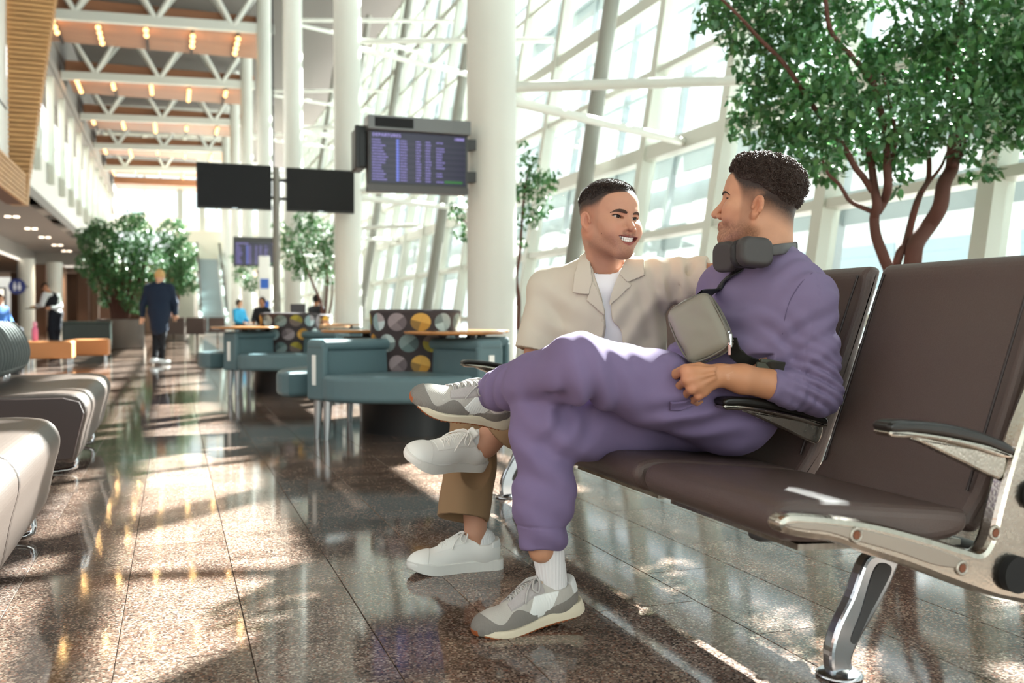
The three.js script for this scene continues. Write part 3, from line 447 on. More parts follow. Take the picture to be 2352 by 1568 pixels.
  const q2 = copy(q1, W(1.21, 0, 10.8), q1.rotation.y + .55, 'second round teal banquette with patterned drum, farther back on the left'); const q3 = copy(q1, W(2.0, 0, 15.0), .4, 'farthest round teal banquette, half hidden behind the second one');
  // two black televisions on a pole
  const tv = thing('screen_pole', 'grey pole carrying two switched off black television screens', 'television', W(1.61, 0, 16.2));
  mesh('pole', cyl(V(0, 0, 0), V(0, 3.28, 0), .06, .06, 24), Mt.greyPost, tv); mesh('base_plate', lathe([[0, 0], [.25, 0], [.25, .02], [.07, .03]]), Mt.greyPost, tv);
  for (const [s, x, y, w, h] of [[-1, -.665, 2.93, 1.17, .73], [1, .715, 2.92, 1.12, .72]]) { const m = mesh('television', rbox(w, h, .06, .012, x, y, .05), Mt.black, tv); mesh('glass_face', box(w - .03, h - .045, .004, x, y + .008, .082), Mt.blackGloss, m); mesh('badge', box(.09, .014, .004, x, y - h / 2 + .014, .083), Mt.steel, m); mesh('bracket', [box(.2, .05, .04, s * .1, y + .15, 0), box(.2, .05, .04, s * .1, y - .15, 0)], Mt.darkGrey, tv); }
  // departures boards
  const boardTex = (() => {
    const c = document.createElement('canvas'); c.width = 1024; c.height = 576; const g = c.getContext('2d'); g.fillStyle = '#2b2740'; g.fillRect(0, 0, 1024, 576);
    g.fillStyle = '#b9a8ff'; g.font = 'bold 50px sans-serif'; g.fillText('DEPARTURES', 14, 56); g.fillRect(905, 22, 8, 34); for (let i = 0; i < 4; i++) g.fillRect(925 + i * 22, 22, 15, 34);
    let s = 11; const rn = () => (s = (s * 16807) % 2147483647) / 2147483647;
    for (let r = 0; r < 15; r++) { const y = 78 + r * 32; g.fillStyle = r % 2 ? '#36314a' : '#2b2740'; g.fillRect(0, y, 1024, 32); g.fillStyle = '#9a8be0'; const bars = (x, w) => { let q = x; while (q < x + w) { const l = 5 + rn() * 9; g.fillRect(q, y + 8, l, 17); q += l + 4; } }; bars(14, 90 + rn() * 70); g.fillStyle = '#7f8dff'; g.fillRect(268, y + 3, 30, 26); g.fillStyle = '#9a8be0'; bars(310, 70); bars(480, 44); bars(584, 52); if (rn() > .35) bars(700, 60 + rn() * 40); }
    g.fillStyle = '#2f7a35'; g.fillRect(790, 524, 200, 30); const t = new THREE.CanvasTexture(c); t.colorSpace = THREE.SRGBColorSpace; return t;
  })();
  const lit = std(0x050505, .25, 0, { emissive: 0xffffff, emissiveMap: boardTex, emissiveIntensity: .62 });
  const db = thing('departures_board', 'grey departures board with purple DEPARTURES display fixed to the nearest white column', 'display board', W(2.11, 2.27, 8.55));
  mesh('header', rbox(.95, .125, .2, .006, 0, .272, 0), std(0x6c6c6b, .4, .5), db); mesh('header_window', box(.35, .085, .004, -.24, .275, .101), Mt.blackGloss, db); mesh('housing', rbox(.93, .55, .12, .01, 0, -.055, -.02), Mt.darkGrey, db);
  mesh('display', new THREE.PlaneGeometry(.88, .455).translate(0, -.025, .0425), lit, db); mesh('lower_bezel', box(.93, .06, .02, 0, -.30, .04), std(0x4a4746, .4), db);
  mesh('side_unit', [rbox(.09, .38, .34, .02, -.50, .07, -.2), rbox(.04, .38, .05, .012, -.555, .06, .0)], Mt.black, db); mesh('wall_bracket', [box(.14, .1, .1, .5, .15, -.1), box(.14, .1, .1, .5, -.15, -.1)], Mt.darkGrey, db);
  { const L = new THREE.RectAreaLight(0x9a8be0, .05, .88, .45); L.position.set(0, -.02, .06); L.rotation.y = Math.PI; db.add(L); }
  const d2 = thing('departures_board', 'small distant departures board glowing purple beside the grey screen pole', 'display board', W(2.3, 2.75, 29)); mesh('housing', rbox(1.3, .85, .14, .02, 0, 0, 0), Mt.darkGrey, d2); mesh('display', new THREE.PlaneGeometry(1.2, .66).translate(0, -.06, .075), lit, d2); mesh('hanger', cyl(V(.5, .4, 0), V(.5, 8, 0), .03, .03, 8), Mt.darkGrey, d2);
  { const L = new THREE.RectAreaLight(0x9a8be0, .05, 1.2, .66); L.position.set(0, -.06, .09); L.rotation.y = Math.PI; d2.add(L); }

  // things on the left side, mid distance
  const ott = (label, pos, w) => { const t = thing('ottoman', label, 'ottoman', pos); mesh('cushion', rbox(w, .29, .6, .03, 0, .27, 0), Mt.tan, t); for (const x of [-w / 2 + .07, w / 2 - .07]) for (const z of [-.22, .22]) mesh('leg', cyl(V(x, 0, z), V(x, .14, z), .02, .02, 10), Mt.chrome, t); return t; };
  ott('tan leather ottoman at left with a pink bottle on it', W(-1.98, 0, 17.9), .74); ott('tan leather ottoman behind the one that holds the pink bottle', W(-1.48, 0, 19.2), .72);
  const pb = thing('bottle', 'pink drinking bottle on the tan ottoman', 'bottle', W(-2.2, .415, 17.85)); mesh('flask', lathe([[0, 0], [.045, 0], [.05, .02], [.05, .2], [.03, .24], [.028, .26], [0, .26]]), std(0xd9739a, .4), pb); mesh('lid', lathe([[0, .26], [.034, .26], [.034, .31], [.02, .33], [0, .33]]), std(0xe7a0bb, .4), pb);
  const cab = thing('cabinet', 'dark green low cabinet behind the tan ottomans', 'cabinet', W(-1.95, 0, 25.0)); mesh('body', rbox(1.05, .66, .5, .02, 0, .36, 0), std(0x17261f, .4), cab); mesh('plinth', box(1.0, .05, .45, 0, .025, 0), Mt.black, cab); mesh('top', rbox(1.08, .04, .53, .01, 0, .71, 0), std(0x24332c, .3), cab);
  const chairM = std(0xa8433d, .6);
  [[-5.0, 24.2, .3, 'red upholstered armchair by the restroom sign column, left of the waiter'], [-4.35, 23.2, -.2, 'red upholstered armchair right beside the waiter']].forEach(([x, d, r, l]) => { const t = thing('armchair', l, 'chair', W(x, 0, d), r); mesh('seat', rbox(.6, .2, .58, .05, 0, .36, 0), chairM, t); mesh('backrest', rbox(.62, .5, .14, .06, 0, .65, -.27, -.1), chairM, t); for (const s of [-1, 1]) { mesh('armrest', rbox(.12, .3, .56, .05, s * .32, .5, 0), chairM, t); for (const z of [-.2, .2]) mesh('leg', cyl(V(s * .24, 0, z), V(s * .24, .27, z), .02, .02, 8), Mt.darkGrey, t); } });
  const sc = thing('suitcase', 'black trolley suitcase behind the grey backrest at left', 'suitcase', W(-1.32, 0, 8.0), .4); mesh('shell', rbox(.42, .58, .26, .05, 0, .36, 0), std(0x1b1b1e, .5), sc); for (const x of [-.12, .02]) mesh('handle_tube', cyl(V(x, .6, -.08), V(x, .92, -.08), .011, .011, 8), Mt.chrome, sc); mesh('grip', rbox(.18, .03, .03, .01, -.05, .93, -.08), Mt.black, sc); for (const x of [-.17, .17]) for (const z of [-.09, .09]) mesh('wheel', new THREE.CylinderGeometry(.03, .03, .03, 14).rotateZ(Math.PI / 2).translate(x, .03, z), Mt.black, sc);
  for (const [x, d, l] of [[.3, 28.2, 'brown seat pair with its back to the viewer, right of the walking woman'], [1.0, 31.5, 'farther brown seat pair beyond the walking woman, under the green tree']]) { const t = thing('seat_pair', l, 'bench', W(x, 0, d)); for (const s of [-1, 1]) { mesh('backrest', rbox(.5, .42, .08, .03, s * .27, .62, .2, .15), Mt.brown, t); mesh('seat', rbox(.5, .09, .5, .03, s * .27, .40, -.05), Mt.brown, t); } for (const s of [-1, 1]) mesh('leg', [bar(V(s * .3, 0, .25), V(s * .3, .38, 0), .05, .03), bar(V(s * .3, 0, -.28), V(s * .3, .38, 0), .05, .03)], Mt.steel, t); }
  // shop front far left: columns, restroom sign, brown posts, lit openings
  const rc = thing('column', 'white round column with the blue restroom sign, far left', 'column', W(-6.5, 0, 50)); mesh('shaft', new THREE.CylinderGeometry(.36, .36, 3.6, 32).translate(0, 1.8, 0), Mt.white, rc);
  const rc2 = copy(rc, W(-5.6, 0, 52.9), 0, 'white round column behind the waiter, far left');
  const signTex = (() => { const c = document.createElement('canvas'); c.width = c.height = 256; const g = c.getContext('2d'); g.fillStyle = '#23357f'; g.fillRect(0, 0, 256, 256); g.fillStyle = '#eef2ff'; for (const [x, skirt] of [[92, 0], [164, 1]]) { g.beginPath(); g.arc(x, 72, 17, 0, 7); g.fill(); g.beginPath(); if (skirt) { g.moveTo(x - 16, 96); g.lineTo(x + 16, 96); g.lineTo(x + 34, 160); g.lineTo(x - 34, 160); } else g.rect(x - 22, 96, 44, 62); g.fill(); g.fillRect(x - 16, 156, 13, 44); g.fillRect(x + 3, 156, 13, 44); } const t = new THREE.CanvasTexture(c); t.colorSpace = THREE.SRGBColorSpace; return t; })();
  const rs = thing('restroom_sign', 'round blue restroom sign with white figures, far left', 'sign', W(-6.75, 2.26, 49.0)); mesh('rim', new THREE.CylinderGeometry(.36, .36, .06, 40).rotateX(Math.PI / 2), std(0x23357f, .4), rs); mesh('face', new THREE.CircleGeometry(.34, 40).translate(0, 0, .032), std(0xffffff, .4, 0, { map: signTex }), rs); mesh('arm', box(.5, .06, .06, .2, 0, -.06), Mt.darkGrey, rs); mesh('hanger', cyl(V(0, .3, -.05), V(0, 1.0, -.05), .02, .02, 8), Mt.darkGrey, rs);
  for (let i = 0; i < 9; i++) { const x = -6.4 + .72 * i + (i % 3) * .12, d = 54 + (i * 37 % 7); tmesh('brown_post', rbox(i % 2 ? .35 : .6, 3.55, .4, .03, x, 1.775, -d), i % 2 ? std(0x8a6f5c, .6) : Mt.brownWall, `brown timber clad post under the low ceiling, ${['first', 'second', 'third', 'fourth', 'fifth', 'sixth', 'seventh', 'eighth', 'ninth'][i]} from the left`, 'post', 'shop posts'); }
  const lw = std(0x444444, .5, 0, { emissive: 0xfff6e2, emissiveIntensity: 1.6 });
  [[-4.2, 62.3, .32, 1.9], [-3.75, 62.3, .34, 1.8], [-3.15, 62.3, .3, 1.6], [-1.8, 62.3, 1.3, .8], [-7.6, 46, 1.5, 1.2]].forEach(([x, d, w, h], i) => { const t = thing('lit_window', `glowing white shop window under the low ceiling, ${['tall one beside the planter', 'second tall one by the planter', 'narrow one behind the tree stems', 'wide one right of the tree stems', 'wide one at the far left edge'][i]}`, 'window', W(x, 1.45, d)); mesh('pane_light', box(w, h, .04), lw, t); mesh('surround', [box(w + .16, .08, .1, 0, h / 2 + .04, 0), box(w + .16, .08, .1, 0, -h / 2 - .04, 0), box(.08, h, .1, w / 2 + .04, 0, 0), box(.08, h, .1, -w / 2 - .04, 0, 0)], Mt.darkGrey, t); mesh('stand', box(w, 1.45 - h / 2 - .08, .1, 0, -h / 2 - .08 - (1.45 - h / 2 - .08) / 2, 0), Mt.brownWall, t); const L = new THREE.RectAreaLight(0xfff6e2, 2, w, h); L.position.z = .06; L.rotation.y = Math.PI; t.add(L); });
  const bw = thing('shop_front', 'brown shop front wall under the low ceiling behind the trees', 'wall', W(-3.2, 0, 63)); mesh('wall', box(9.6, 3.5, .3, -1.0, 1.75, 0), Mt.brownWall, bw); mesh('orange_post', box(.5, 3.2, .3, 3.0, 1.6, .4), std(0xb06a2c, .5), bw); mesh('counter', rbox(3.2, 1.0, .5, .02, 1.2, .5, 1.2), std(0x46342b, .5), bw);
  const ps = thing('pole_sign', 'narrow white totem with two blue squares right of the grey pole', 'sign', W(2.35, 0, 27)); mesh('post', rbox(.28, 2.5, .08, .01, 0, 1.25, 0), Mt.whitePaint, ps); for (const y of [1.15, 1.75]) mesh('blue_square', box(.22, .26, .01, 0, y, .045), std(0x2c63c4, .4), ps);
  const ms = thing('menu_stand', 'small dark framed menu card standing on a banquette table', 'menu', W(1.36, .716, 10.95)); ms.position.copy(W(1.35, .716, 11.2)); mesh('frame', rbox(.17, .24, .02, .006, 0, .13, 0, -.12), std(0x3b3335, .4), ms); mesh('card', box(.13, .09, .004, 0, .08, .013, -.12), std(0xd9d6d6, .5), ms); mesh('foot', rbox(.12, .015, .06, .005, 0, .0075, 0), std(0x3b3335, .4), ms);
}
// ---------------------------------------------------------------- indoor fig trees
{
  const leafGeo = (() => {
    const pos = [], idx = [], n = 5; for (let i = 0; i <= n; i++) { const t = i / n, w = .30 * Math.pow(Math.sin(Math.PI * Math.pow(t, .8)), .8) * (1 - .25 * t), y = t, c = -.22 * t * t; pos.push(-w, y, c + w * .28, 0, y, c, w, y, c + w * .28); }
    for (let i = 0; i < n; i++) { const a = 3 * i; idx.push(a, a + 1, a + 4, a, a + 4, a + 3, a + 1, a + 2, a + 5, a + 1, a + 5, a + 4); }
    const g = new THREE.BufferGeometry(); g.setAttribute('position', new THREE.Float32BufferAttribute(pos, 3)); g.setIndex(idx); g.computeVertexNormals(); return g;
  })();
  const leafM = phys(0xffffff, .42, { transmission: .25, thickness: 0, side: THREE.DoubleSide }), tones = [[.07, .20, .06], [.09, .25, .075], [.06, .17, .055], [.125, .29, .095], [.08, .23, .095]].map((c) => new THREE.Color().setRGB(...c));
  const leafMs = tones.map((c) => phys(c, .42, { transmission: .25, thickness: 0, side: THREE.DoubleSide }));
  const o = new THREE.Object3D();
  const pose = (p, size) => { o.position.copy(p); o.rotation.set(rr(1.6, 3.3), rr(0, 6.28), rr(-.7, .7), 'YXZ'); o.scale.setScalar(size * rr(.75, 1.2)); o.updateMatrix(); };
  function tree(name, label, D, stems, blobs, leaf, dens, base, pot, singles = 0) {
    const t = thing(name, label, 'tree', base), inv = (p) => p.sub(base);
    for (const [pts, r0, r1, dz = 0] of stems) { const P = pts.map(([x, y], i) => inv(at(x, y, D + dz * i / pts.length + .05 * Math.sin(i * 2.1)))); mesh('stem', vtube(P, [r0, lerp(r0, r1, .5) * 1.05, r1], Math.max(12, pts.length * 5), 9), Mt.bark, t); }
    const all = [];
    for (const [x, y, r, dz = 0] of blobs) {
      const c = at(x, y, D + dz), R = r * D / F, n = Math.round(dens * R * R / (leaf * leaf));
      for (let i = 0; i < n; i++) { let p; do p = V(rr(-1, 1), rr(-1, 1), rr(-1, 1)); while (p.lengthSq() > 1); p.multiplyScalar(Math.pow(p.length(), -.3)); p.multiply(V(R, R * .9, R * 1.25)); all.push(inv(p.add(c))); }
    }
    all.sort((a, b) => a.clone().add(base).sub(camera.position).dot(camB) < b.clone().add(base).sub(camera.position).dot(camB) ? 1 : -1);   // nearest first
    const rest = [];
    let made = 0;
    all.forEach((p, i) => { pose(p, leaf); const w = p.clone().add(base).project(camera), inside = Math.abs(w.x) < 1 && Math.abs(w.y) < 1; if (made < singles && inside) { const m = mesh(made ? 'leaf_' + String(made).padStart(3, '0') : 'leaf', leafGeo, leafMs[made % 5], t); m.position.copy(o.position); m.quaternion.copy(o.quaternion); m.scale.copy(o.scale); made++; } else rest.push(o.matrix.clone()); });
    const im = new THREE.InstancedMesh(leafGeo, leafM, rest.length); rest.forEach((m, i) => { im.setMatrixAt(i, m); im.setColorAt(i, tones[Math.floor(rnd() * 5)]); }); im.name = 'foliage'; im.userData.kind = 'stuff'; im.castShadow = im.receiveShadow = true; t.add(im);
    if (pot) pot(t);
    return t;
  }
  const planter = (label, p, r, h, m) => { const t = thing('planter', label, 'planter', p); mesh('tub', lathe([[0, 0], [r * .97, 0], [r, .02], [r, h - .03], [r - .01, h], [r - .05, h], [r - .06, h - .06], [0, h - .07]], 48), m, t); mesh('soil', new THREE.CylinderGeometry(r - .07, r - .07, .05, 32).translate(0, h - .065, 0), Mt.soil, t); return t; };
  const tub = std(0x9a948c, .35, .7), tubBrown = std(0x6a5f57, .5, .2);
  const foot = (px, D, y) => { const p = at(px, 731, D); p.y = y; return p; };
  // right-hand tree
  const D = 6.2, b1 = foot(2070, D, .55); planter('grey planter of the big fig tree, behind the bench', foot(2070, D, 0), .42, .62, tub);
  tree('fig_tree', 'big leafy fig tree with reddish stems behind the bench at right', D, [
    [[[2056, 805], [2048, 640], [2030, 590], [2012, 540], [2008, 500], [2014, 470], [2008, 430], [2002, 380], [1993, 330]], .045, .022], [[[2014, 487], [2030, 462], [2040, 423], [2038, 392], [2034, 306], [2015, 229], [2005, 190], [1958, 131], [1909, 73], [1897, 8], [1890, -90]], .03, .01, -.3], [[[2006, 487], [1957, 465], [1937, 438], [1925, 420], [1905, 403], [1890, 370]], .016, .008, -.3],
    [[[2004, 440], [1985, 410], [1965, 385], [1942, 343], [1877, 257], [1836, 196], [1795, 139], [1746, 90], [1705, 45], [1650, -10]], .022, .008, -.5], [[[2072, 805], [2055, 640], [2066, 585], [2082, 555], [2092, 515], [2104, 472], [2115, 444], [2132, 412], [2134, 370], [2128, 320]], .036, .014, .4], [[[2084, 805], [2092, 640], [2098, 590], [2104, 558], [2134, 517], [2158, 478], [2168, 423], [2187, 385], [2191, 327], [2203, 265], [2187, 212], [2183, 122], [2203, 61], [2211, -20]], .066, .02, .2],
    [[[2190, 380], [2203, 359], [2219, 294], [2236, 245], [2240, 122], [2248, 61], [2240, -30]], .026, .014, .4], [[[2040, 400], [2050, 359], [2058, 318], [2048, 253], [2030, 180]], .014, .008, -.3], [[[2118, 440], [2140, 410], [2160, 385], [2175, 350]], .014, .007, .3], [[[1985, 130], [1992, 105], [1978, 80]], .01, .006], [[[2030, 220], [2042, 190], [2022, 165]], .01, .006],
  ], [[1640, 25, 45], [1600, 60, 14], [1715, 55, 70], [1800, 55, 80], [1890, 60, 80], [1680, 105, 22], [1760, 150, 70], [1850, 150, 85, -.2], [1725, 235, 50], [1800, 240, 72, .2], [1885, 245, 80, -.3], [1960, 180, 80], [1700, 290, 30], [1790, 325, 62], [1860, 330, 70, -.2], [1945, 300, 75, .3], [2025, 260, 80, -.3], [1900, 385, 40], [2040, 335, 62], [2080, 130, 85], [2130, 60, 75, -.2], [2175, 150, 85, .3], [2255, 85, 90, -.3], [2330, 60, 90], [2300, 180, 88, .2], [2120, 240, 75, .2], [2195, 250, 82, -.3], [2280, 275, 72], [2345, 200, 80, -.2], [2240, 345, 40], [2275, 390, 22, -.2], [2060, 400, 26], [2055, 430, 14], [2110, 320, 50], [2345, 300, 40], [2000, 110, 30], [1960, 15, 30], [2220, 400, 16],
    [1720, -60, 80], [1880, -70, 95], [2050, -65, 95], [2200, -80, 105], [2340, -75, 110], [2400, 120, 110], [2440, 260, 110]], .066, 32, b1, null, 290);
  // trees farther down the hall
  const b2 = foot(276, 25.5, .65); planter('wide grey round planter with fig tree, beside the walking woman', foot(276, 25.5, 0), .60, .78, tubBrown);
  tree('fig_tree', 'broad fig tree in a grey planter left of the walking woman', 25.5, [-34, -18, -6, 8, 22, 38].map((k, i) => [[[276 + k * .35, 745], [274 + k * .6, 700], [272 + k * 1.1, 660], [270 + k * 1.6, 610], [270 + k * 1.9, 560]], .07, .025]), [[230, 560, 48], [300, 540, 55], [340, 600, 48], [250, 640, 45], [198, 540, 24], [315, 680, 42], [280, 600, 60], [210, 605, 36], [310, 505, 28], [350, 650, 28], [240, 690, 16], [225, 520, 25]], .10, 34, b2);
  const b3 = foot(395, 33, .55); planter('far grey planter behind the walking woman', foot(395, 33, 0), .55, .7, tubBrown);
  tree('fig_tree', 'narrow yellowish green fig tree behind the walking woman', 33, [-10, 8].map((k) => [[[395 + k * .5, 745], [400 + k, 690], [402 + k * 1.5, 620], [404 + k, 560]], .07, .03]), [[398, 530, 36], [415, 580, 38], [400, 630, 40], [425, 650, 30], [385, 570, 30], [420, 610, 32]], .11, 34, b3);
  const b4 = foot(745, 20, .6); planter('planter hidden behind the second banquette', foot(745, 20, 0), .4, .66, tub);
  tree('fig_tree', 'fig tree with thin stems under the right black television', 20, [[[[745, 752], [735, 690], [718, 650], [700, 605], [690, 560]], .035, .015], [[[745, 752], [750, 680], [752, 640], [745, 590], [740, 540]], .03, .015], [[[748, 752], [762, 690], [764, 640], [768, 600]], .03, .012]], [[680, 545, 38], [740, 530, 36], [720, 590, 46], [672, 595, 28], [752, 625, 30], [640, 515, 16], [690, 630, 18], [760, 570, 26], [700, 505, 30], [655, 560, 20]], .085, 20, b4);
  const b5 = foot(603, 36, .5); planter('far planter behind the second banquette, left of the grey pole', foot(603, 36, 0), .5, .6, tub);
  tree('fig_tree', 'small distant fig tree around the far departures board', 36, [[[[604, 752], [606, 700], [600, 660], [590, 620]], .06, .03]], [[545, 590, 17], [556, 635, 22], [600, 652, 24], [580, 600, 20], [615, 610, 18], [575, 650, 20], [550, 612, 16]], .12, 20, b5);
  const b6 = foot(1188, 12.2, .6); planter('planter hidden behind the nearest white column', foot(1188, 12.2, 0), .36, .66, tub);
  tree('fig_tree', 'fig tree peeping out on both sides of the nearest white column', 12.2, [[[[1188, 772], [1192, 690], [1186, 640], [1194, 580], [1198, 520], [1205, 440], [1215, 380]], .028, .012], [[[1188, 700], [1160, 620], [1110, 550], [1060, 500]], .022, .01]], [[1212, 365, 26], [1240, 425, 42], [1215, 495, 34], [1272, 400, 20], [1196, 440, 26], [1196, 555, 14], [1050, 490, 20], [1062, 530, 22], [1042, 470, 11], [1250, 480, 22], [1215, 410, 30], [1130, 440, 60], [1130, 520, 50], [1200, 330, 12]], .07, 20, b6);
}
// ---------------------------------------------------------------- people: head, hand, shoe builders
const lin = (h) => { const c = new THREE.Color(h); return [c.r, c.g, c.b]; };
const mixc = (a, b, t) => [lerp(a[0], b[0], t), lerp(a[1], b[1], t), lerp(a[2], b[2], t)];
const mid = (a, b, t = .5) => a.clone().lerp(b, t);
const fold = (c, dir, freq, R, amp, wob = 8) => (x, y, z) => { const dx = x - c.x, dy = y - c.y, dz = z - c.z, q = (dx * dx + dy * dy + dz * dz) / (R * R); if (q > 5) return 0; return amp * Math.exp(-q) * Math.sin((dx * dir.x + dy * dir.y + dz * dir.z) * freq + 1.6 * noise(x * wob, y * wob, z * wob)); };
const wrinkle = (f, amp, o = 0) => (x, y, z) => amp * noise(x * f + o, y * f, z * f);
function bounds(pts, pad) { const b = new THREE.Box3().setFromPoints(pts).expandByScalar(pad); return [b.min, b.max]; }
// head in its own frame: origin between the ears at eye height, z towards the face, x to the person's left
function headField(o) {
  const h = new Field(), J = o.jaw ?? 1, C = o.cheek ?? 1;
  h.add(ell(V(0, .036, -.014), .076, .082, .097)).add(ell(V(0, -.022, .022), .064 * J, .085, .066), .04).add(ell(V(0, .045, .04), .062, .048, .046), .03);
  for (const s of [-1, 1]) {
    h.add(cap(V(s * .054 * J, -.060, -.002), V(s * .016, -.100, .066), .021, .019), .035).add(ell(V(s * .046, -.022, .056), .026, .021, .024), .025).add(ell(V(s * .039, -.043, .066), .022 * C, .021 * C, .019 * C), .02);
    h.add(cap(V(s * .012, .019, .084), V(s * .047, .020, .066), .0085, .007), .016).cut(ell(V(s * .033, .001, .094), .018, .010, .013), .012);
  }
  h.add(ell(V(0, -.103, .070), .026, .018, .019), .022);
  const N = o.nose ?? 1; const ny = o.noseUp ?? 0; h.add(cap(V(0, .006, .083), V(0, -.040 + ny, .102 + .006 * N), .0075, .012), .012);
  for (const s of [-1, 1]) h.add(ell(V(s * .0140 * (o.noseW ?? 1), -.0455 + ny, .0900 + .0035 * N), .0088, .0078, .0105), .007).cut(ell(V(s * .0075, -.0535 + ny, .0945 + .004 * N), .0042, .0035, .006), .003);
  const mw = o.mouth ?? .028, bend = o.smile ?? 6, my = -.0715 + (o.mouthUp ?? 0), mz = (x) => .0955 - (o.open ? 15.5 : 13) * x * x, my2 = (x, y) => y - bend * x * x;
  const lipCap = (y0, r, w, zo) => { const P = [-1, -.5, 0, .5, 1].map((k) => V(k * w, y0(k) + bend * k * k * w * w, mz(k * w) - .004 + zo)); return P.slice(1).map((p, i) => cap(P[i], p, r(Math.abs(i / 2 - 1)), r(Math.abs((i + 1) / 2 - 1)))); };
  if (o.open) {
    h.add(ell(V(0, my - .002, .078), .042, .026, .014), .02);
    for (const c of lipCap((k) => my + .0085 * (1 - k * k), (k) => .0054 - .002 * k, mw, .0012)) h.add(c, .006);
    for (const c of lipCap((k) => my - .0115 * (1 - k * k), (k) => .0056 - .0026 * k, mw, -.0025)) h.add(c, .006);
    const slot = (x, y, z) => { const Y = my2(x, y) - (my - .0012), a = x / (mw * .93), half = .0070 * (1 - a * a * a * a); return Math.max(Math.abs(Y) - half, Math.abs(x) - mw, .075 - z, z - .13); };
    h.cut(slot, .002);
  } else { for (const c of lipCap((k) => my + .004, () => .0046, mw * .9, 0)) h.add(c, .008); for (const c of lipCap((k) => my - .0055, () => .005, mw * .85, -.001)) h.add(c, .008); }
  for (const s of [-1, 1]) {
    h.add(sph(V(s * .0340, 0, .0620), .0192), .006);
    const X = V(1, s * .10, 0).normalize(), Y = V(-s * .10, 1, 0).normalize(), Z = V(0, 0, 1); h.cut(ell(V(s * .0348, -.0006, .080), .0205, .0044 * (o.eyeOpen ?? 1), .018, X, Y, Z), .0015);
    // ear
    const eX = V(s * .9, 0, .40).normalize(), eY = V(0, .98, -.18).normalize(), eZ = eX.clone().cross(eY).normalize().multiplyScalar(s), ec = V(s * .0795, -.004 + (o.earY ?? -.013), -.012), e = (a, b, c) => ec.clone().addScaledVector(eX, a).addScaledVector(eY, b).addScaledVector(eZ, c), f = s;
    const ear = new Field(); ear.add(ell(e(.004, .004, 0), .0075, .0275, .0155, eX, eY, eZ)).add(ell(e(.001, -.024, .006), .007, .011, .010, eX, eY, eZ), .008).cut(ell(e(.0125, .001, .003), .0105, .018, .0085, eX, eY, eZ), .004);
    const rim = []; for (let i = 0; i <= 9; i++) { const a = -.6 + i * .42; rim.push(e(.0075 + .002 * Math.sin(a), .004 + Math.sin(a) * .0245, Math.cos(a) * -.0135)); }
    for (let i = 1; i < rim.length; i++) ear.add(cap(rim[i - 1], rim[i], .0035), .003);
    ear.add(sph(e(.008, -.004, .0125), .005), .004); h.add(ear.fn(), .005);
  }
  return h;
}
function headColor(o) {
  const skin = o.skin, lip = o.lip, hair = o.hairC;
  return (x, y, z) => {
    let c = skin.slice(); const k = noise(x * 60, y * 60, z * 60) * .04 + noise(x * 300, y * 300, z * 300) * .02; c = c.map((q) => q * (1 + k));
    const ax = Math.abs(x), yl = y - (o.smile ?? 6) * x * x;
    c = mixc(c, [skin[0] * 1.0, skin[1] * .80, skin[2] * .76], .55 * Math.exp(-(((ax - .042) / .02) ** 2 + ((y + .036) / .02) ** 2)) * (z > .03 ? 1 : 0) + .4 * Math.exp(-((x / .012) ** 2 + ((y + .038) / .012) ** 2)) * (z > .09 ? 1 : 0));
    if (z > .07) { const m = o.mouth ?? .028, up = o.open ? .0125 : .0075, dn = o.open ? -.0178 : -.0095, a = clamp(1 - (x / m) ** 2), Y = yl + .0715 - (o.mouthUp ?? 0); const t = sstep(up * a + .0012, up * a - .0012, Y) * sstep(dn * a - .0012, dn * a + .0012, Y) * sstep(m * 1.02, m * .94, ax); c = mixc(c, lip, t); }
    c = mixc(c, [skin[0] * 1.08, skin[1] * .86, skin[2] * .80], .5 * sstep(.074, .080, ax) * sstep(.05, .03, y) * sstep(.03, .015, z));
    // stubble: jaw, chin, moustache
    const jaw = sstep(-.045, -.075, y + .35 * Math.max(0, .02 - z)) * sstep(-.03, .0, z + .4 * (ax - .05)) * sstep(-.135, -.12, y), mous = z > .07 ? Math.exp(-(((y + .0585 - (o.mouthUp ?? 0) - 4 * x * x) / .0055) ** 2)) * sstep(.034, .02, ax) : 0, gr = .75 + .5 * noise(x * 700, y * 700, z * 700);
    c = mixc(c, o.stubbleC, clamp((o.stubble ?? 0) * jaw * gr + (o.moustache ?? 0) * mous * gr, 0, .9));
    // shaved sides fading up into the hair
    const line = o.hairLine(x, y, z); c = mixc(c, o.stubbleC, .55 * (o.stubble ?? 0) * sstep(.056, .064, ax) * sstep(-.004, .006, z) * sstep(.042, .03, z) * sstep(-.08, -.05, y) * sstep(.06, .02, y));
    c = mixc(c, hair, clamp(sstep(-o.fade * (1 - .75 * sstep(.03, .06, z)), -.006, line) * (1.02 + .1 * noise(x * 500, y * 500, z * 500)) * (1 - .9 * sstep(.074, .081, ax) * sstep(.04, .02, y))));
    return c;
  };
}
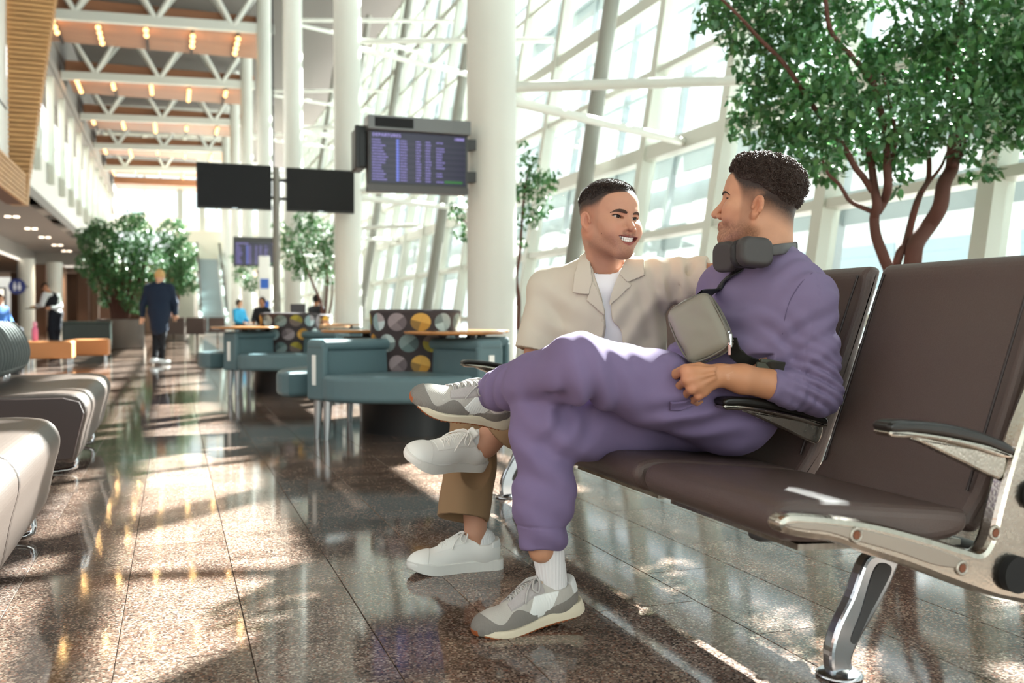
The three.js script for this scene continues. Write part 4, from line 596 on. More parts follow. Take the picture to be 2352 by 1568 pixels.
function eyesAndTeeth(fr, o, parent, gaze) {
  for (const s of [-1, 1]) {
    const g = new THREE.SphereGeometry(.0173, 40, 30), p = g.attributes.position, col = new Float32Array(p.count * 3), gz = gaze.clone().normalize();
    for (let i = 0; i < p.count; i++) { const a = Math.acos(clamp((p.getX(i) * gz.x + p.getY(i) * gz.y + p.getZ(i) * gz.z) / .0173, -1, 1)); col.set(a < .19 ? [.004, .004, .004] : a < .43 ? [.022, .010, .006] : [.50, .45, .41], 3 * i); }
    g.setAttribute('color', new THREE.BufferAttribute(col, 3)); g.translate(s * .0340, 0, .0620); g.applyMatrix4(fr.m); mesh('eye', g, phys(0xffffff, .22, { vertexColors: true, specularIntensity: .5 }), parent);
    const lash = tube([-1, -.5, 0, .5, 1].map((k) => fr.w(s * .0345 + k * .0165, .0043 * (1 - k * k) * (o.eyeOpen ?? 1) + s * k * .0016 - .0004, .0620 + Math.sqrt(Math.max(.0192 ** 2 - (k * .0165) ** 2, 0)) - .0006)), .0009, 14, 5); mesh('eyelash', lash, std(0x120c0a, .8), parent);
  }
  if (o.open) {
    const teeth = [], bend = o.smile ?? 6;
    for (const [n, y, hh, zz] of [[10, -.0668, .0105, .0885], [8, -.0752, .008, .0868]]) for (let i = 0; i < n; i++) { const k = i - (n - 1) / 2, w = Math.abs(k) < 1 ? .0078 : .0066, x = k * .0071, ang = Math.atan(-22 * x); teeth.push(moved(new RoundedBoxGeometry(w * 1.03, hh, .006, 3, .0024), x, y + bend * x * x, zz - 11 * x * x, 0, -ang, 0)); }
    const g = merge(teeth); g.translate(0, o.mouthUp ?? 0, 0); g.applyMatrix4(fr.m); mesh('teeth', g, phys(0xf3efe6, .2), parent);
    const back = moved(new THREE.SphereGeometry(1, 20, 12), 0, 0, 0); back.scale(.026, .013, .012); back.translate(0, -.072 + (o.mouthUp ?? 0), .071); back.applyMatrix4(fr.m); mesh('mouth_inside', back, std(0x3a1210, .6), parent);
  }
}
function brows(fr, f, parent, color, th = .0052, o = {}) {
  const g = []; for (const s of [-1, 1]) { const P = [[.0125, .0145], [.024, .0180], [.037, .0195], [.048, .0178], [.059, .0105]].map(([x, y]) => [s * x, y + (o.browY ?? 0)]), poly = []; P.forEach(([x, y], i) => poly.push([x, y + th * [.22, .5, .5, .36, .1][i]])); P.slice().reverse().forEach(([x, y], i) => poly.push([x, y - th * [.1, .36, .45, .45, .3][i]])); g.push(patch(fr, poly, f, -.0004, .0013, .0016, .14)); }
  mesh('eyebrow', g, std(color, .9), parent);
}
// a hand: wrist, knuckles and finger joints as points, thumb too
function handField(h, wrist, K, fingers, thumb, palmR = .0125) {
  K.forEach((k, i) => h.add(cap(mid(wrist, k, .12), k, .0155, palmR - (i === 3 ? .002 : 0)), .016));
  for (let i = 0; i < 3; i++) h.add(cap(mid(K[i], wrist, .25), mid(K[i + 1], wrist, .25), .0115), .012);
  fingers.forEach((f, i) => { const r = [.0093, .0097, .0092, .008][i]; let a = K[i]; f.forEach((p, j) => { h.add(cap(a, p, r * (1.08 - .1 * j), r * (.98 - .1 * j)), j === 0 ? .006 : .0025); a = p; }); });
  let a = thumb[0]; thumb.slice(1).forEach((p, j) => { h.add(cap(a, p, .0125 - .0012 * j, .011 - .0012 * j), j === 0 ? .014 : .003); a = p; });
}
// shoes: y up, z to the toe, the ankle over z = 0, sole underside at y = 0
const SOLE = [[.028, -.078], [0, -.086], [-.028, -.078], [-.036, -.05], [-.034, 0], [-.036, .05], [-.046, .11], [-.048, .15], [-.040, .19], [-.020, .213], [.002, .218], [.024, .208], [.041, .18], [.047, .14], [.044, .10], [.035, .05], [.034, 0], [.036, -.05]];
function polyDist(poly) { return (x, y) => { let d = 1e9, s = 1; for (let i = 0, j = poly.length - 1; i < poly.length; j = i++) { const ex = poly[j][0] - poly[i][0], ey = poly[j][1] - poly[i][1], wx = x - poly[i][0], wy = y - poly[i][1], t = clamp((wx * ex + wy * ey) / (ex * ex + ey * ey)), bx = wx - ex * t, by = wy - ey * t; d = Math.min(d, bx * bx + by * by); const a = y >= poly[i][1], b = y < poly[j][1], c = ex * wy > ey * wx; if ((a && b && c) || (!a && !b && !c)) s = -s; } return s * Math.sqrt(d); }; }
const soleSmooth = (() => { const s = smoothShape(SOLE).getPoints(); return polyDist(s.filter((_, i) => i % 2 === 0).map((p) => [p.x, p.y])); })();
function shoe(fr, kind, parent, flip = 1) {
  const sh = new THREE.Group(); sh.name = 'shoe'; parent.add(sh);
  const run = kind === 'runner', up = new Field(), lift = run ? .030 : .024;
  up.add(ell(V(0, .052, -.040), .036, .055, .040)).add(ell(V(0, .056, .035), .039, .056, .085), .035).add(ell(V(.0, .034, .125), .046, .040, .078), .03).add(ell(V(-.002, .032, .178), .040, .030, .042), .03).add(cap(V(0, .06, -.022), V(0, .098, -.028), .041, .041), .03);
  const collar = (x, y, z) => (y - (run ? .088 : .084) - .9 * Math.max(0, z + .005) - .35 * Math.max(0, -z - .035) + (z > -.05 && z < .02 ? .0 : 0)) * .8;
  const solid = up.fn(), U = new Field(); U.add(solid).keep(collar, .006).cut(cap(V(0, .062, -.024), V(0, .16, -.030), .0345, .036), .004).keep((x, y, z) => lift * .75 - y, .0);
  if (run) U.bump((x, y, z) => .0004 * Math.sin(x * 900) * Math.sin(z * 900));
  const u = U.fn(), box3 = [V(-.06, -.005, -.10), V(.06, .15, .235)];
  const put = (name, f, cell, m, p = sh, b = box3) => { const g = sdfGeo(f, b[0], b[1], cell); if (flip < 0) { g.scale(-1, 1, 1); const ix = g.index.array; for (let i = 0; i < ix.length; i += 3) { const t = ix[i]; ix[i] = ix[i + 1]; ix[i + 1] = t; } } g.applyMatrix4(fr.m); return mesh(name, g, m, p); };
  const over = (name, region, thick, m) => { const F2 = new Field(); F2.add((x, y, z) => u(x, y, z) - thick).keep((x, y, z) => -(u(x, y, z) + .006), 0).keep(region, .0008); return put(name, F2.fn(), .0022, m); };
  const spring = (z) => z > .12 ? 2.6 * (z - .12) ** 2 : z < -.05 && run ? 6 * (z + .05) ** 2 : 0;
  const soleTop = (z) => run ? lerp(.036, .022, sstep(-.08, .12, z)) + (z > .12 ? 2.2 * (z - .12) ** 2 : 0) + (z < -.05 ? 4 * (z + .05) ** 2 : 0) : .027 + .25 * Math.max(0, z - .13) * .6;
  const sole = new Field(); sole.add((x, y, z) => Math.max(soleSmooth(x * (run ? .95 : .97), z) - (run ? .003 + .004 * sstep(0, -.08, z) - .25 * Math.max(0, y - .02) : .002), y - soleTop(z) - (run ? 0 : .004), (run ? .006 : 0) + spring(z) - y), 0);
  const sf = (x, y, z) => sole.fn()(x, y, z) - .002;
  if (run) {
    const gum = (x, y, z) => Math.max(soleSmooth(x * .95, z) - .0025, y - spring(z) - .009, spring(z) - y + .0015 * Math.sin(z * 520));
    put('upper', u, .0022, std(0xb8b2aa, .8, 0)); put('sole', sf, .0026, std(0xd9ccb4, .7)); put('outsole', gum, .0022, std(0xa2562b, .55));
    const wave = (z) => .052 + .012 * Math.sin((z - .08) * 55) + .02 * sstep(.15, .21, z);
    over('mudguard', (x, y, z) => Math.max((y - wave(z)) * .7, .055 - z), .0016, std(0x7f7973, .9));
    over('toe_patch', (x, y, z) => Math.max(.2065 - z, Math.abs(x) - .02, y - .036), .0022, std(0xa2562b, .6));
    over('heel_counter', (x, y, z) => Math.max((y - .066 + .25 * (z + .06)) * .7, z - .035 + .6 * (y - .04)), .0016, std(0x857e77, .9));
    over('heel_tab', (x, y, z) => Math.max(.066 - y, z + .052 - .2 * (y - .07)), .0026, std(0xe9e7e4, .5));
    over('side_panel', (x, y, z) => Math.max(Math.abs(z - .044 + .6 * (y - .05)) - .034, .032 - y, y - .086, .012 - Math.abs(x)), .0014, std(0xe6e6e2, .45));
    over('eyestay', (x, y, z) => Math.max(Math.abs(Math.abs(x) - .0225) - .010, .056 - y, Math.abs(z - .075) - .05), .0030, std(0xb0a8a6, .85));
  } else {
    put('upper', u, .0022, phys(0xe9e7e2, .42)); put('sole', sf, .0026, std(0xe4e2dc, .5));
    over('toe_cap', (x, y, z) => .150 + 9 * x * x * .6 - z, .0014, phys(0xeceae5, .4)); over('eyestay', (x, y, z) => Math.max(Math.abs(x) - .031 + .06 * (z - .06), z - .138, .0 - z, .044 - y), .0014, phys(0xeceae5, .42));
    over('heel_tab', (x, y, z) => Math.max(.072 - y, z + .045), .0018, phys(0xdfe0dd, .45));
    const dots = []; for (const s of [-1, 1]) { for (let i = 0; i < 6; i++) dots.push([s * .0265, .032 + i * .0175, 0]); dots.push([s * .05, .012, 1], [s * .05, .034, 1]); }
    const eg = dots.map(([x, z, side]) => { let p = side ? V(x, .045, z) : V(x, .14, z), d = side ? V(-Math.sign(x), 0, 0) : V(0, -1, 0); for (let i = 0; i < 50; i++) p.addScaledVector(d, Math.max(u(p.x, p.y, p.z) * .8, 1e-4)); return new THREE.SphereGeometry(.0017, 8, 6).translate(flip * p.x, p.y + .0008, p.z); }); const e = merge(eg); e.applyMatrix4(fr.m); mesh('eyelet', e, Mt.black, sh);
  }
  // tongue and laces
  const drop = (x, z, off) => { const p = V(x, .16, z); for (let i = 0; i < 60; i++) p.y -= Math.max((solid(p.x, p.y, p.z) - off) * .7, 1e-4); return V(flip * p.x, p.y, p.z).applyMatrix4(fr.m); };
  const tg = rbx(V(0, .108, .020), .020, .026, .005, .005, V(1, 0, 0), V(0, .82, -.57).normalize(), V(0, .57, .82).normalize()); put('tongue', tg, .002, run ? std(0xc2ab97, .8) : phys(0xeceae5, .5)); if (run) put('tongue_label', rbx(V(0, .118, .0165), .013, .012, .0062, .003, V(1, 0, 0), V(0, .82, -.57).normalize(), V(0, .57, .82).normalize()), .0018, std(0xe8e6e3, .6));
  const laceM = std(run ? 0xb4afab : 0xefece6, .8), L = [], rows = 6, zr = (i) => .034 + i * .0165;
  for (let i = 0; i < rows; i++) { const w = .022, z = zr(i); L.push(vtube([drop(-w, z, .003), drop(-w * .5, z, .0055), drop(0, z, .006), drop(w * .5, z, .0055), drop(w, z, .003)], [.0026, .003, .0026], 14, 7, .5)); if (i) for (const s of [-1, 1]) L.push(vtube([drop(-s * w, zr(i), .004), drop(0, (zr(i) + zr(i - 1)) / 2, .0078), drop(s * w, zr(i - 1), .004)], [.0026, .003, .0026], 12, 7, .5)); }
  const lay = (pts) => pts.map(([x, z, o]) => drop(x, z, o));
  for (const s of [-1, 1]) { L.push(tube(lay([[0, .030, .009], [s * .014, .044, .014], [s * .030, .056, .011], [s * .037, .046, .010], [s * .023, .032, .012], [0, .029, .010]]), .0026, 26, 7)); L.push(tube(lay([[0, .030, .009], [s * .012, .05, .011], [s * .027, .072, .009], [s * .037, .085, .006]]), .0023, 16, 7)); }
  const k = drop(0, .030, .011); L.push(new THREE.SphereGeometry(.005, 10, 8).translate(k.x, k.y, k.z));
  mesh('lace', L, laceM, sh);
  return sh;
}
const sockGeo = (a, b, r0, r1, ax) => { const c = cap(a, b, r0, r1), X = Math.abs(ax.y) < .9 ? ax.clone().cross(UP).normalize() : V(1, 0, 0), Y = X.clone().cross(ax).normalize(); return sdfGeo((x, y, z) => { const dx = x - a.x, dy = y - a.y, dz = z - a.z; return c(x, y, z) + .0007 * Math.sin(34 * Math.atan2(dx * X.x + dy * X.y + dz * X.z, dx * Y.x + dy * Y.y + dz * Y.z)); }, ...bounds([a, b], .07), .0028); };
// ---------------------------------------------------------------- the two men on the bench
const skinM = () => phys(0xffffff, .48, { vertexColors: true, sheen: .15, sheenRoughness: .5, specularIntensity: .7 });
const clothMat = (c, o = {}) => phys(c, .9, { sheen: .25, sheenRoughness: .6, sheenColor: new THREE.Color(c), ...o });
const fabric = (g) => g;
const strand = (() => { const g = new THREE.CylinderGeometry(.12, 1, 1, 4, 2); g.translate(0, .5, 0); const p = g.attributes.position; for (let i = 0; i < p.count; i++) p.setZ(i, p.getZ(i) + .35 * p.getY(i) ** 2 * 2); return g; })();
const curlGeo = new THREE.TorusGeometry(.5, .12, 3, 7, 4.2).translate(0, .3, 0);
function tuft(parent, name, f, fr, region, n, len, wid, mat, tilt, curl = 0) {          // short strands standing on a field
  const im = new THREE.InstancedMesh(curl ? curlGeo : strand, mat, n), o = new THREE.Object3D(); let k = 0, tries = 0;
  while (k < n && tries++ < n * 60) {
    const p = V(rr(-1, 1), rr(-.3, 1), rr(-1, 1)).normalize().multiplyScalar(.2); const d = p.clone().multiplyScalar(-1).normalize(); p.y += .03; let ok = false;
    for (let i = 0; i < 40; i++) { const v = f(p.x, p.y, p.z); if (v < 3e-4) { ok = true; break; } p.addScaledVector(d, v * .8); }
    const r = region(p.x, p.y, p.z); if (!ok || r < -.014 || (r < 0 && rnd() > (1 + r / .014) ** 2)) continue;
    const e = .002, nn = V(f(p.x + e, p.y, p.z) - f(p.x - e, p.y, p.z), f(p.x, p.y + e, p.z) - f(p.x, p.y - e, p.z), f(p.x, p.y, p.z + e) - f(p.x, p.y, p.z - e)).normalize();
    const q = nn.clone().addScaledVector(tilt, .55).add(V(rr(-1, 1), rr(-1, 1), rr(-1, 1)).multiplyScalar(.35 + curl)).normalize();
    o.position.copy(p.addScaledVector(nn, -.002)); o.quaternion.setFromUnitVectors(UP, q); o.rotateY(rr(0, 6.28)); const L = len * rr(.7, 1.25) * clamp(.55 + r * 30, .3, 1); o.scale.set(wid, L, wid); if (curl) o.scale.setScalar(L); o.updateMatrix(); im.setMatrixAt(k++, fr.m.clone().multiply(o.matrix));
  }
  im.count = k; im.name = name; im.userData.kind = 'stuff'; im.castShadow = im.receiveShadow = true; parent.add(im); return im;
}
function ribbon(pts, w, t, up) {                                           // band of half width w along `up`, thickness t, rounded edges
  const c = new THREE.CatmullRomCurve3(pts, false, 'centripetal'), n = 60, m = 12, pos = [], idx = [];
  for (let i = 0; i <= n; i++) { const p = c.getPointAt(i / n), T = c.getTangentAt(i / n), U = up.clone().addScaledVector(T, -up.dot(T)).normalize(), S = T.clone().cross(U); for (let k = 0; k < m; k++) { const a = k / m * 2 * Math.PI, q = p.clone().addScaledVector(U, w * Math.sign(Math.cos(a)) * Math.pow(Math.abs(Math.cos(a)), .5)).addScaledVector(S, t / 2 * Math.sign(Math.sin(a)) * Math.pow(Math.abs(Math.sin(a)), .5)); pos.push(q.x, q.y, q.z); } }
  for (let i = 0; i < n; i++) for (let k = 0; k < m; k++) { const a = m * i + k, b = m * i + (k + 1) % m; idx.push(a, b, a + m, b, b + m, a + m); }
  for (const i of [0, n]) for (let k = 1; k < m - 1; k++) i ? idx.push(m * i, m * i + k, m * i + k + 1) : idx.push(0, k + 1, k);
  const g = new THREE.BufferGeometry(); g.setAttribute('position', new THREE.Float32BufferAttribute(pos, 3)); g.setIndex(idx); g.computeVertexNormals(); return g;
}
{
  // ================= man in purple =================
  const man = thing('person', 'man in purple sweatshirt and joggers sitting with one leg crossed, facing his companion', 'person');
  const skin = lin(0xc48f70), hairC = lin(0x2c1e19);
  const yaw = 20 * Math.PI / 180, pit = 8 * Math.PI / 180, fwd = camR.clone().multiplyScalar(-Math.cos(yaw)).addScaledVector(camB, -Math.sin(yaw)); fwd.y = 0; fwd.normalize(); fwd.multiplyScalar(Math.cos(pit)).addScaledVector(UP, Math.sin(pit));
  const HF = Frame.look(at(1741, 468, 2.60), fwd), line = (x, y, z) => y - (.044 + .30 * clamp(z, 0, .07) - .52 * clamp(-z, 0, .12) + .016 * sstep(.055, .075, z));
  const ho = { skin, lip: lin(0xb5655a), hairC: lin(0x2f211b), stubbleC: lin(0x5d4033), stubble: .62, moustache: .5, fade: .07, hairLine: line, nose: 1.15, jaw: 1.02, mouth: .027, smile: 7, eyeOpen: .9 };
  const hf = headField(ho).fn();
  const NB = at(1752, 612, 2.58), SL = at(1850, 694, 2.44), SR = at(1668, 668, 2.74), CH = at(1738, 745, 2.55), BE = at(1650, 868, 2.64), PC = W(1.43, .555, 2.315), EL = at(1878, 902, 2.42), WL = at(1655, 861, 2.36), HL = W(1.40, .55, 2.215), HR = W(1.40, .54, 2.41), KL = at(1332, 842, 2.36), AL = at(1128, 902, 2.66), KR = at(1256, 990, 2.50), AR = at(1244, 1262, 2.47), ER = at(1615, 815, 2.84), WR = at(1556, 832, 2.63);
  const sx = SL.clone().sub(SR).normalize(), ty = NB.clone().sub(BE).normalize(), tz = sx.clone().cross(ty).normalize(), tx = ty.clone().cross(tz);   // tx to his left, tz to his front
  const headW = HF.local(hf);
  // head and neck
  const neckF = new Field(); neckF.add(headW).add(cap(HF.w(0, -.055, -.030), NB.clone().addScaledVector(ty, -.03), .058, .064), .03).add(cap(HF.w(0, -.02, -.045), NB.clone().addScaledVector(ty, .01).addScaledVector(tz, -.035), .045, .05), .03).add(cap(NB.clone().addScaledVector(ty, -.035).addScaledVector(tx, .08), NB.clone().addScaledVector(ty, -.035).addScaledVector(tx, -.08), .05), .04);
  const hc = headColor(ho), cHead = (x, y, z) => { const p = HF.to(x, y, z); return p[1] > -.2 ? hc(...p) : skin; };
  const headG = sdfGeo(neckF.fn(), HF.w(0, 0, 0).add(V(-.19, -.26, -.19)), HF.w(0, 0, 0).add(V(.19, .16, .19)), .0028, cHead);
  // trunk, arms and legs under the clothes
  const bodyF = new Field(); bodyF.add(ell(CH, .165, .20, .10, tx, ty, tz)).add(ell(BE, .145, .16, .10, tx, ty, tz), .08).add(ell(PC, .13, .11, .15), .08);
  for (const [s, e, w] of [[SL, EL, WL], [SR, ER, WR]]) bodyF.add(cap(s, e, .055, .045), .03).add(cap(e, w, .042, .030), .02);
  for (const [h, k, a] of [[HL, KL, AL], [HR, KR, AR]]) bodyF.add(cap(h, k, .085, .058), .05).add(cap(k, a, .055, .036), .03);
  const bodyG = sdfGeo(bodyF.fn(), ...bounds([SL, SR, EL, WL, HL, HR, KL, AL, KR, AR, CH, ER, WR], .17), .012, () => skin);
  // visible forearm and fist on the thigh
  const handF = new Field(); handF.add(cap(mid(EL, WL, .3), mid(EL, WL, .78), .043, .034)).add(cap(mid(EL, WL, .78), WL, .034, .029), .02);
  const K = [at(1573, 851, 2.335), at(1577, 872, 2.325), at(1588, 893, 2.33), at(1604, 909, 2.345)];
  handField(handF, WL, K, [[at(1551, 862, 2.37), at(1556, 874, 2.40), at(1568, 882, 2.41)], [at(1560, 886, 2.365), at(1567, 898, 2.40), at(1582, 902, 2.41)], [at(1574, 906, 2.37), at(1583, 915, 2.40), at(1597, 915, 2.41)], [at(1592, 920, 2.38), at(1600, 926, 2.40), at(1611, 922, 2.41)]], [mid(WL, at(1612, 842, 2.36), .35), at(1606, 842, 2.355), at(1574, 845, 2.36), at(1549, 856, 2.375)], .0135);
  handF.add(cap(at(1640, 846, 2.335), K[0], .004), .012).add(cap(at(1640, 858, 2.325), K[1], .004), .010).add(cap(at(1640, 868, 2.33), K[2], .004), .010);
  const tanSkin = lin(0xbd8562), pinkS = lin(0xc9806a); const handG = sdfGeo(handF.fn(), ...bounds([EL, WL, ...K, at(1549, 900, 2.41)], .07), .0028, (x, y, z) => { let c = tanSkin.map((q) => q * (1 + .05 * noise(x * 70, y * 70, z * 70))); for (const k of K) c = mixc(c, pinkS, .5 * Math.exp(-((x - k.x) ** 2 + (y - k.y) ** 2 + (z - k.z) ** 2) / .00025)); return c; });
  // hidden right hand
  const hr = new Field(), Kr = [0, 1, 2, 3].map((i) => WR.clone().add(W(-.030 + .014 * i, -.085, .012 - .010 * i))); handField(hr, WR, Kr, Kr.map((k) => [k.clone().add(W(-.004, -.036, .004)), k.clone().add(W(.004, -.058, .010)), k.clone().add(W(.012, -.066, .020))]), [WR.clone().add(W(-.012, -.02, -.012)), WR.clone().add(W(-.032, -.05, -.022)), WR.clone().add(W(-.042, -.078, -.022))]);
  const hrG = sdfGeo(hr.fn(), ...bounds([WR, ...Kr], .08), .004, () => tanSkin);
  mesh('body', [headG, bodyG, handG, hrG], skinM(), man);
  eyesAndTeeth(HF, ho, man, V(0, -.02, 1)); brows(HF, headW, man, 0x3d2c23, .006);
  // curly hair on top
  const curl = (x, y, z) => .0042 * noise(x * 95, y * 95, z * 95) + .0034 * noise(x * 210 + 9, y * 210, z * 210);
  const hair = new Field(); hair.add((x, y, z) => hf(x, y, z) - (.001 + .019 * sstep(-.012, .055 + .075 * sstep(.0, -.07, z), line(x, y, z)) + .006 * sstep(.0, .07, z) * sstep(.05, .09, y)) + curl(x, y, z) * sstep(-.02, .04, line(x, y, z))).keep((x, y, z) => -line(x, y, z) + .005 * noise(x * 90, y * 90, z * 90), .004);
  const hg = sdfGeo(hair.fn(), V(-.115, -.03, -.145), V(.115, .165, .125), .0024); hg.applyMatrix4(HF.m); const hairM = std(0x33241d, .75); mesh('hair', hg, hairM, man);
  tuft(man, 'hair_curls', hair.fn(), HF, (x, y, z) => line(x, y, z) - .002, 9500, .0066, .0007, std(0x3a2920, .6), V(0, .2, .2), .6);
  // sweatshirt
  const sw = new Field(), cuff = mid(EL, WL, .50);
  sw.add(ell(CH, .185, .225, .122, tx, ty, tz)).add(ell(BE.clone().addScaledVector(tz, .005), .162, .165, .118, tx, ty, tz), .10).add(ell(PC.clone().add(V(-.01, .03, 0)), .155, .10, .175), .08)
    .add(cap(SL.clone().addScaledVector(ty, -.008), SR, .070), .06).add(cap(NB.clone().addScaledVector(ty, -.030), SL, .062, .066), .05).add(cap(NB.clone().addScaledVector(ty, -.030), SR, .062, .066), .05)
    .add(cap(SL, mid(SL, EL, .55), .071, .066), .02).add(cap(mid(SL, EL, .55), EL, .066, .056), .02).add(cap(EL, mid(EL, cuff, .55), .058, .053), .018).add(cap(mid(EL, cuff, .5), cuff, .050, .043), .008).add(cap(SR, ER, .07, .06), .03).add(cap(ER, mid(ER, WR, .92), .058, .052), .02);
  const fa = WL.clone().sub(EL).normalize(), ua = EL.clone().sub(SL).normalize();
  sw.cut((x, y, z) => -plane(cuff, fa)(x, y, z) > 0 ? 1 : Math.max(-plane(cuff, fa)(x, y, z), cap(cuff, WL, .075)(x, y, z)), .002);
  sw.cut(cap(NB.clone().addScaledVector(ty, .0), NB.clone().addScaledVector(ty, .14).addScaledVector(tz, .02), .062, .085), .008);
  sw.bump(fold(mid(EL, SL, .12).addScaledVector(camB, .03), ua.clone().addScaledVector(fa, .6).normalize(), 260, .075, .0065)).bump(fold(EL.clone().addScaledVector(fa, .05), fa, 230, .055, .0045)).bump(fold(mid(SL, EL, .45), ua.clone().addScaledVector(camR, .5).normalize(), 120, .10, .006)).bump(fold(at(1795, 770, 2.45), V(.7, .7, 0).normalize(), 150, .07, .0075)).bump(fold(at(1690, 800, 2.5), V(.35, .9, -.2).normalize(), 75, .13, .009)).bump(fold(SL.clone().addScaledVector(ty, .05), tx, 140, .08, .0055)).bump(fold(at(1550, 825, 2.62), V(.2, 1, .1).normalize(), 130, .07, .006)).bump(wrinkle(16, .003));
  // seams: shoulder and cuff
  const seam = [at(1862, 628, 2.42), at(1828, 668, 2.36), at(1806, 716, 2.345), at(1797, 760, 2.36)]; const sEnd = mid(EL, WL, .27);
  sw.bump((x, y, z) => { const d = Math.abs(plane(sEnd, fa)(x, y, z)); return d < .004 ? .0016 * Math.exp(-((d / .0014) ** 2)) : 0; });
  const ring = []; for (let i = 0; i < 28; i++) { const a = i / 28 * Math.PI * 2; ring.push(NB.clone().addScaledVector(ty, .006 - .018 * Math.cos(a)).addScaledVector(tx, Math.sin(a) * .074).addScaledVector(tz, .004 + Math.cos(a) * .074)); }
  mesh('neckband', new THREE.TubeGeometry(new THREE.CatmullRomCurve3(ring, true), 90, .0105, 10, true), clothMat(0x716484), man);
  const swf = sw.fn(); mesh('sweatshirt', fabric(sdfGeo(swf, ...bounds([SL, SR, EL, cuff, PC, CH, ER, WR], .20), .0046)), clothMat(0x756887), man);
  const onShirt = (x, y, off = .002) => { const p = at(x, y, 2.1), d = p.clone().sub(camera.position).normalize(); for (let i = 0; i < 80; i++) { const v = swf(p.x, p.y, p.z) - off; if (v < 2e-4) break; p.addScaledVector(d, v * .8); } return p; };
  mesh('seam', [tube([[1866, 626], [1838, 652], [1815, 690], [1803, 730], [1797, 768]].map(([x, y]) => onShirt(x, y, .0004)), .0013, 30, 6)], std(0x5f5472, .9), man);
  // joggers
  const jg = new Field(), calf = mid(KL, AL, .45).addScaledVector(UP, -.004);
  jg.add(ell(PC, .15, .125, .185)).add(cap(HL, mid(HL, KL, .5), .108, .096), .06).add(cap(mid(HL, KL, .5), KL, .096, .080), .03).add(cap(KL, calf, .080, .070), .03).add(cap(calf, mid(KL, AL, .86), .069, .058), .03)
    .add(cap(HR, mid(HR, KR, .5), .11, .102), .05).add(cap(mid(HR, KR, .5), KR, .102, .088), .04).add(cap(KR, mid(KR, AR, .55), .084, .078), .03).add(cap(mid(KR, AR, .55), mid(KR, AR, .84), .077, .066), .03).add(cap(mid(KR, AR, .86), AR, .058, .052), .012);
  jg.add(cap(mid(HR, KR, .45).addScaledVector(UP, .02), KR.clone().addScaledVector(UP, .012), .085, .084), .04);
  jg.add(cap(mid(KL, AL, .86), mid(KL, AL, .985), .050, .050), .012);
  const sR = AR.clone().sub(KR).normalize(), sL = AL.clone().sub(KL).normalize();
  jg.keep((x, y, z) => Math.min(plane(AR, sR)(x, y, z), cap(AR, AR, .12)(x, y, z) > 0 ? -1 : 1), .004);
  jg.bump(fold(mid(KR, AR, .2).addScaledVector(camB, .05), V(.55, .8, .2).normalize(), 62, .13, .010)).bump(fold(mid(KR, AR, .75), V(.5, .85, 0).normalize(), 85, .10, .009)).bump(fold(KL.clone().addScaledVector(UP, -.06), V(.9, .3, .2).normalize(), 95, .10, .011)).bump(fold(mid(KL, AL, .75), sL.clone().addScaledVector(UP, .4).normalize(), 120, .08, .008)).bump(fold(at(1640, 940, 2.35), V(-.25, 1, .1).normalize(), 80, .13, .011)).bump(fold(at(1290, 960, 2.4), V(.8, -.6, .1).normalize(), 80, .09, .010)).bump(wrinkle(11, .004)).bump(wrinkle(26, .0016, 5));
  const cuffEdge = mid(KR, AR, .80), cuffL = mid(KL, AL, .87); jg.bump((x, y, z) => { const a = Math.abs(plane(cuffEdge, sR)(x, y, z)), q = Math.hypot(x - cuffEdge.x, z - cuffEdge.z); return a < .012 && q < .13 ? .003 * Math.exp(-((a / .003) ** 2)) : 0; });
  const jgf = jg.fn(); mesh('joggers', fabric(sdfGeo(jgf, ...bounds([HL, HR, KL, AL, KR, AR], .19), .0046)), clothMat(0x77678a), man);
  { // pocket welt over the hip
    const pf = new Frame(at(1640, 940, 2.25), camR, camU, camB), q = (x, y) => { const p = pf.to(...at(x, y, 2.25).toArray()); return [p[0], p[1]]; };
    mesh('pocket_flap', fabric(patch(pf, [[1556, 928], [1580, 928], [1615, 922], [1640, 908], [1650, 912], [1640, 925], [1615, 942], [1585, 952], [1558, 950]].map(([x, y]) => q(x, y)), jgf, .001, .006, .004, .4)), clothMat(0x706083), man);
  }
  // shoes and socks
  const shoeAt = (toe, heel, up) => { const z = toe.clone().sub(heel).normalize(), x = up.clone().cross(z).normalize(), y = z.clone().cross(x), o = toe.clone().addScaledVector(z, -.218).addScaledVector(y, -.025); return new Frame(o, x, y, z); };
  const toeR = at(1090, 1424, 2.41), heelR = at(1320, 1356, 2.54), fR = shoeAt(toeR, heelR, UP); { const p = fR.w(0, .006, .14); fR.o.y -= p.y; fR.m.setPosition(fR.o); }
  const fL = shoeAt(at(944, 912, 2.60), at(1180, 960, 2.74), camU.clone().multiplyScalar(.83).addScaledVector(camB, .52));
  shoe(fR, 'runner', man, 1); shoe(fL, 'runner', man, -1);
  mesh('sock', sockGeo(fR.w(0, .05, -.02), mid(AR, KR, .26), .037, .0445, UP), std(0xe6e2e2, .9), man); mesh('sock', sockGeo(fL.w(0, .05, -.02), mid(AL, KL, .25), .037, .040, sL), std(0xe6e2e2, .9), man);

  // ---------------- headphones round his neck
  const hp = thing('headphones', 'dark grey over-ear headphones hanging round the neck of the man in purple', 'headphones');
  const dark = std(0x3b3634, .55), cushM = std(0x221f1f, .6);
  const cupF = (c, n, upv, hx, hy) => { const Z = n.clone().normalize(), X = upv.clone().cross(Z).normalize(), Y = Z.clone().cross(X); return [c, X, Y, Z]; };
  const c1 = at(1733, 579, 2.405), n1 = camB.clone().multiplyScalar(.93).addScaledVector(camR, .28).addScaledVector(camU, .10), [, X1, Y1, Z1] = cupF(c1, n1, camU.clone().addScaledVector(camR, .06));
